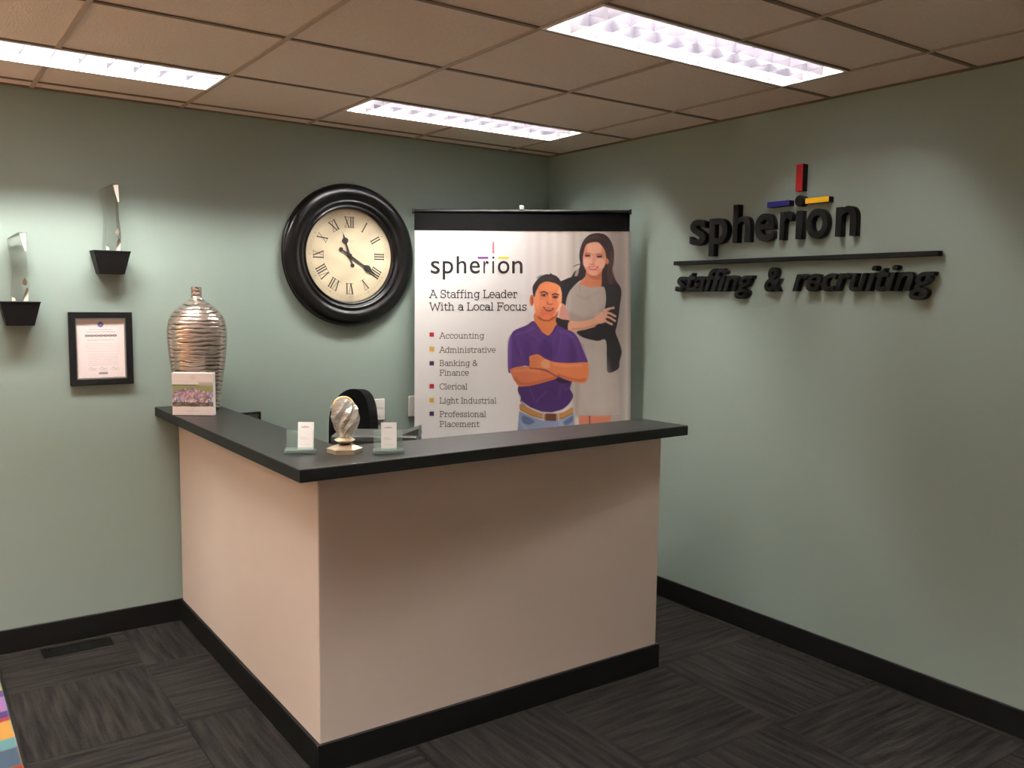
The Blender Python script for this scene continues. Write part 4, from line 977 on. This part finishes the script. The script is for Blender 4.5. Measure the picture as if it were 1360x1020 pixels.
def frost_mat():
    m = bpy.data.materials.new('swirled_crystal'); m.use_nodes = True; nt = m.node_tree
    g = nt.nodes['Principled BSDF']; g.inputs['Transmission Weight'].default_value = 1; g.inputs['Roughness'].default_value = .04; g.inputs['IOR'].default_value = 1.55
    g.inputs['Base Color'].default_value = (1, .97, .9, 1)
    s = nt.nodes.new('ShaderNodeBsdfPrincipled'); s.inputs['Base Color'].default_value = rgb(250, 246, 236); s.inputs['Metallic'].default_value = .55; s.inputs['Roughness'].default_value = .14
    mx = nt.nodes.new('ShaderNodeMixShader'); mx.inputs[0].default_value = .6
    nt.links.new(g.outputs[0], mx.inputs[1]); nt.links.new(s.outputs[0], mx.inputs[2]); nt.links.new(mx.outputs[0], nt.nodes['Material Output'].inputs['Surface'])
    return m
obj('crystal_flame', b, frost_mat(), aw)
b = bmesh.new(); n = 18; ring = []
for k in range(n+1):                             # gilt ridge curling over the crown of the flame
    a = math.radians(168-150*k/n); cx_, cz_ = .036*math.cos(a)-.003, .152+.034*math.sin(a); r_ = .0010+.0032*math.sin(PI*k/n)**.7
    ring.append([b.verts.new((cx_+r_*math.cos(q_)*math.cos(a), -.010+.012*math.sin(k/n*PI)+r_*math.sin(q_), cz_+r_*math.cos(q_)*math.sin(a))) for q_ in [2*PI*t_/8 for t_ in range(8)]])
for A, B in zip(ring, ring[1:]):
    for t_ in range(8): b.faces.new((A[t_], A[(t_+1) % 8], B[(t_+1) % 8], B[t_]))
b.faces.new(ring[0][::-1]); b.faces.new(ring[-1])
obj('gilt_ridge', b, mat('gilt', rgb(214, 182, 120), .3, metal=.85), aw, smooth=True)

# ================================================================= FLOOR REGISTER AND RUG
fr_ = empty('floor_vent', (-2.685, -.107, 0)); tag(fr_, 'black metal floor vent in the carpet beside the back baseboard', 'floor vent')
M_VENT = mat('vent_black', rgb(6, 6, 5), .5, spec=.2)
b = bmesh.new()
for a_1 in (-1, 1):
    box(b, -.14, .14, min(a_1*.040, a_1*.052), max(a_1*.040, a_1*.052), 0.0002, .004); box(b, min(a_1*.128, a_1*.14), max(a_1*.128, a_1*.14), -.040, .040, .0002, .004)
box(b, -.128, .128, -.04, .04, .0002, .0012)
obj('frame', b, M_VENT, fr_)
sl = bx(-.003, .003, -.040, .040, .0013, .0036); sm = bpy.data.meshes.new('slat'); sl.to_mesh(sm); sl.free(); sm.materials.append(M_VENT)
for k in range(17): link('slat', sm, None, fr_, (-.112+.014*k, 0, 0))
rug = empty('patterned_rug', (-2.99, -.18, 0)); tag(rug, 'brightly coloured swirl-patterned rug with black edge at the bottom left', 'rug')
rc = Canvas(0, 130, 0, 190, 2.4)        # x leftward from the right edge, y towards the camera, cm
random.seed(5); rc.C[:] = np.array([96, 170, 170])/255
cols = [(96, 176, 178), (232, 204, 92), (150, 92, 168), (112, 70, 140), (214, 80, 60), (238, 160, 60), (70, 100, 130), (220, 170, 170), (60, 140, 150)]
for k in range(150): rc.blob(random.random()*130, random.random()*190, 4+random.random()*12, 3+random.random()*6, random.choice(cols), 1, .25, random.random()*3)
for k in range(60):
    x, y = random.random()*130, random.random()*190; rc.line([(x, y), (x+8, y+4), (x+15, y+1), (x+22, y+6)], 1.5+random.random()*2.5, random.choice(cols), 1, .8)
for y0_, y1_, colr in ((0, 12, (120, 186, 186)), (12, 24, (232, 206, 96)), (24, 30, (110, 66, 140)), (30, 44, (176, 116, 186)), (44, 50, (96, 60, 130)), (50, 53, (206, 50, 54)), (53, 68, (240, 168, 66)), (68, 76, (104, 168, 170)), (76, 90, (78, 100, 124)), (90, 96, (190, 60, 50)), (96, 110, (222, 180, 176))):
    rc.poly([(0, y0_), (9, y0_+1), (20, y0_-5), (20, y1_-5), (9, y1_+1), (0, y1_)], colr, 1.5, False)
rc.C = (rc.C*.8+.2*rc.C.mean(-1, keepdims=True))*.74
rc.mesh('woven_top', lambda X, Y: np.stack([-X/100-.012, -Y/100-.012, np.full_like(X, .0085)], -1), attr_mat('rug_wool', .95, .05), rug)
obj('rug_body', bx(-1.312, -.012, -1.912, -.012, .0005, .008), M_FABRIC, rug)
b = bmesh.new()
box(b, -.012, 0, -1.924, 0, .0005, .0095, bev=.002); box(b, -1.324, -1.312, -1.924, 0, .0005, .0095); box(b, -1.312, -.012, -.012, 0, .0005, .0095); box(b, -1.312, -.012, -1.924, -1.912, .0005, .0095)
obj('black_binding', b, M_BASE, rug)

# ================================================================= ADDED FILL LAMP (unseen, left): warm uplight for the ceiling
tl = empty('fill_lamp', (-5.2, -.4, 0.002)); tag(tl, 'added torchiere-style fill lamp, unseen, left of the view', 'floor lamp')
obj('base', lathe(bmesh.new(), [(0, 0), (.14, 0), (.14, .015), (.02, .03), (0, .03)], 32), M_BLACK, tl)
obj('fill_lamp_pole', cyl(bmesh.new(), (0, 0, .03), (0, 0, 1.70), .012, 12), M_BLACK, tl)
obj('fill_lamp_shade', lathe(bmesh.new(), [(.015, 1.69), (.10, 1.73), (.18, 1.80), (.178, 1.80), (.10, 1.735), (.015, 1.695)], 32), mat('fill_lamp_amber', rgb(230, 190, 140), .5), tl)
ld = bpy.data.lights.new('fill_source', 'AREA'); ld.shape = 'DISK'; ld.size = .2; ld.energy = FILL_WATTS; ld.color = (1, .74, .54)
lo_ = bpy.data.objects.new('fill_source', ld); COL.objects.link(lo_); lo_.parent = tl; lo_.location = (0, 0, 1.79); lo_.rotation_euler = (PI, 0, 0)
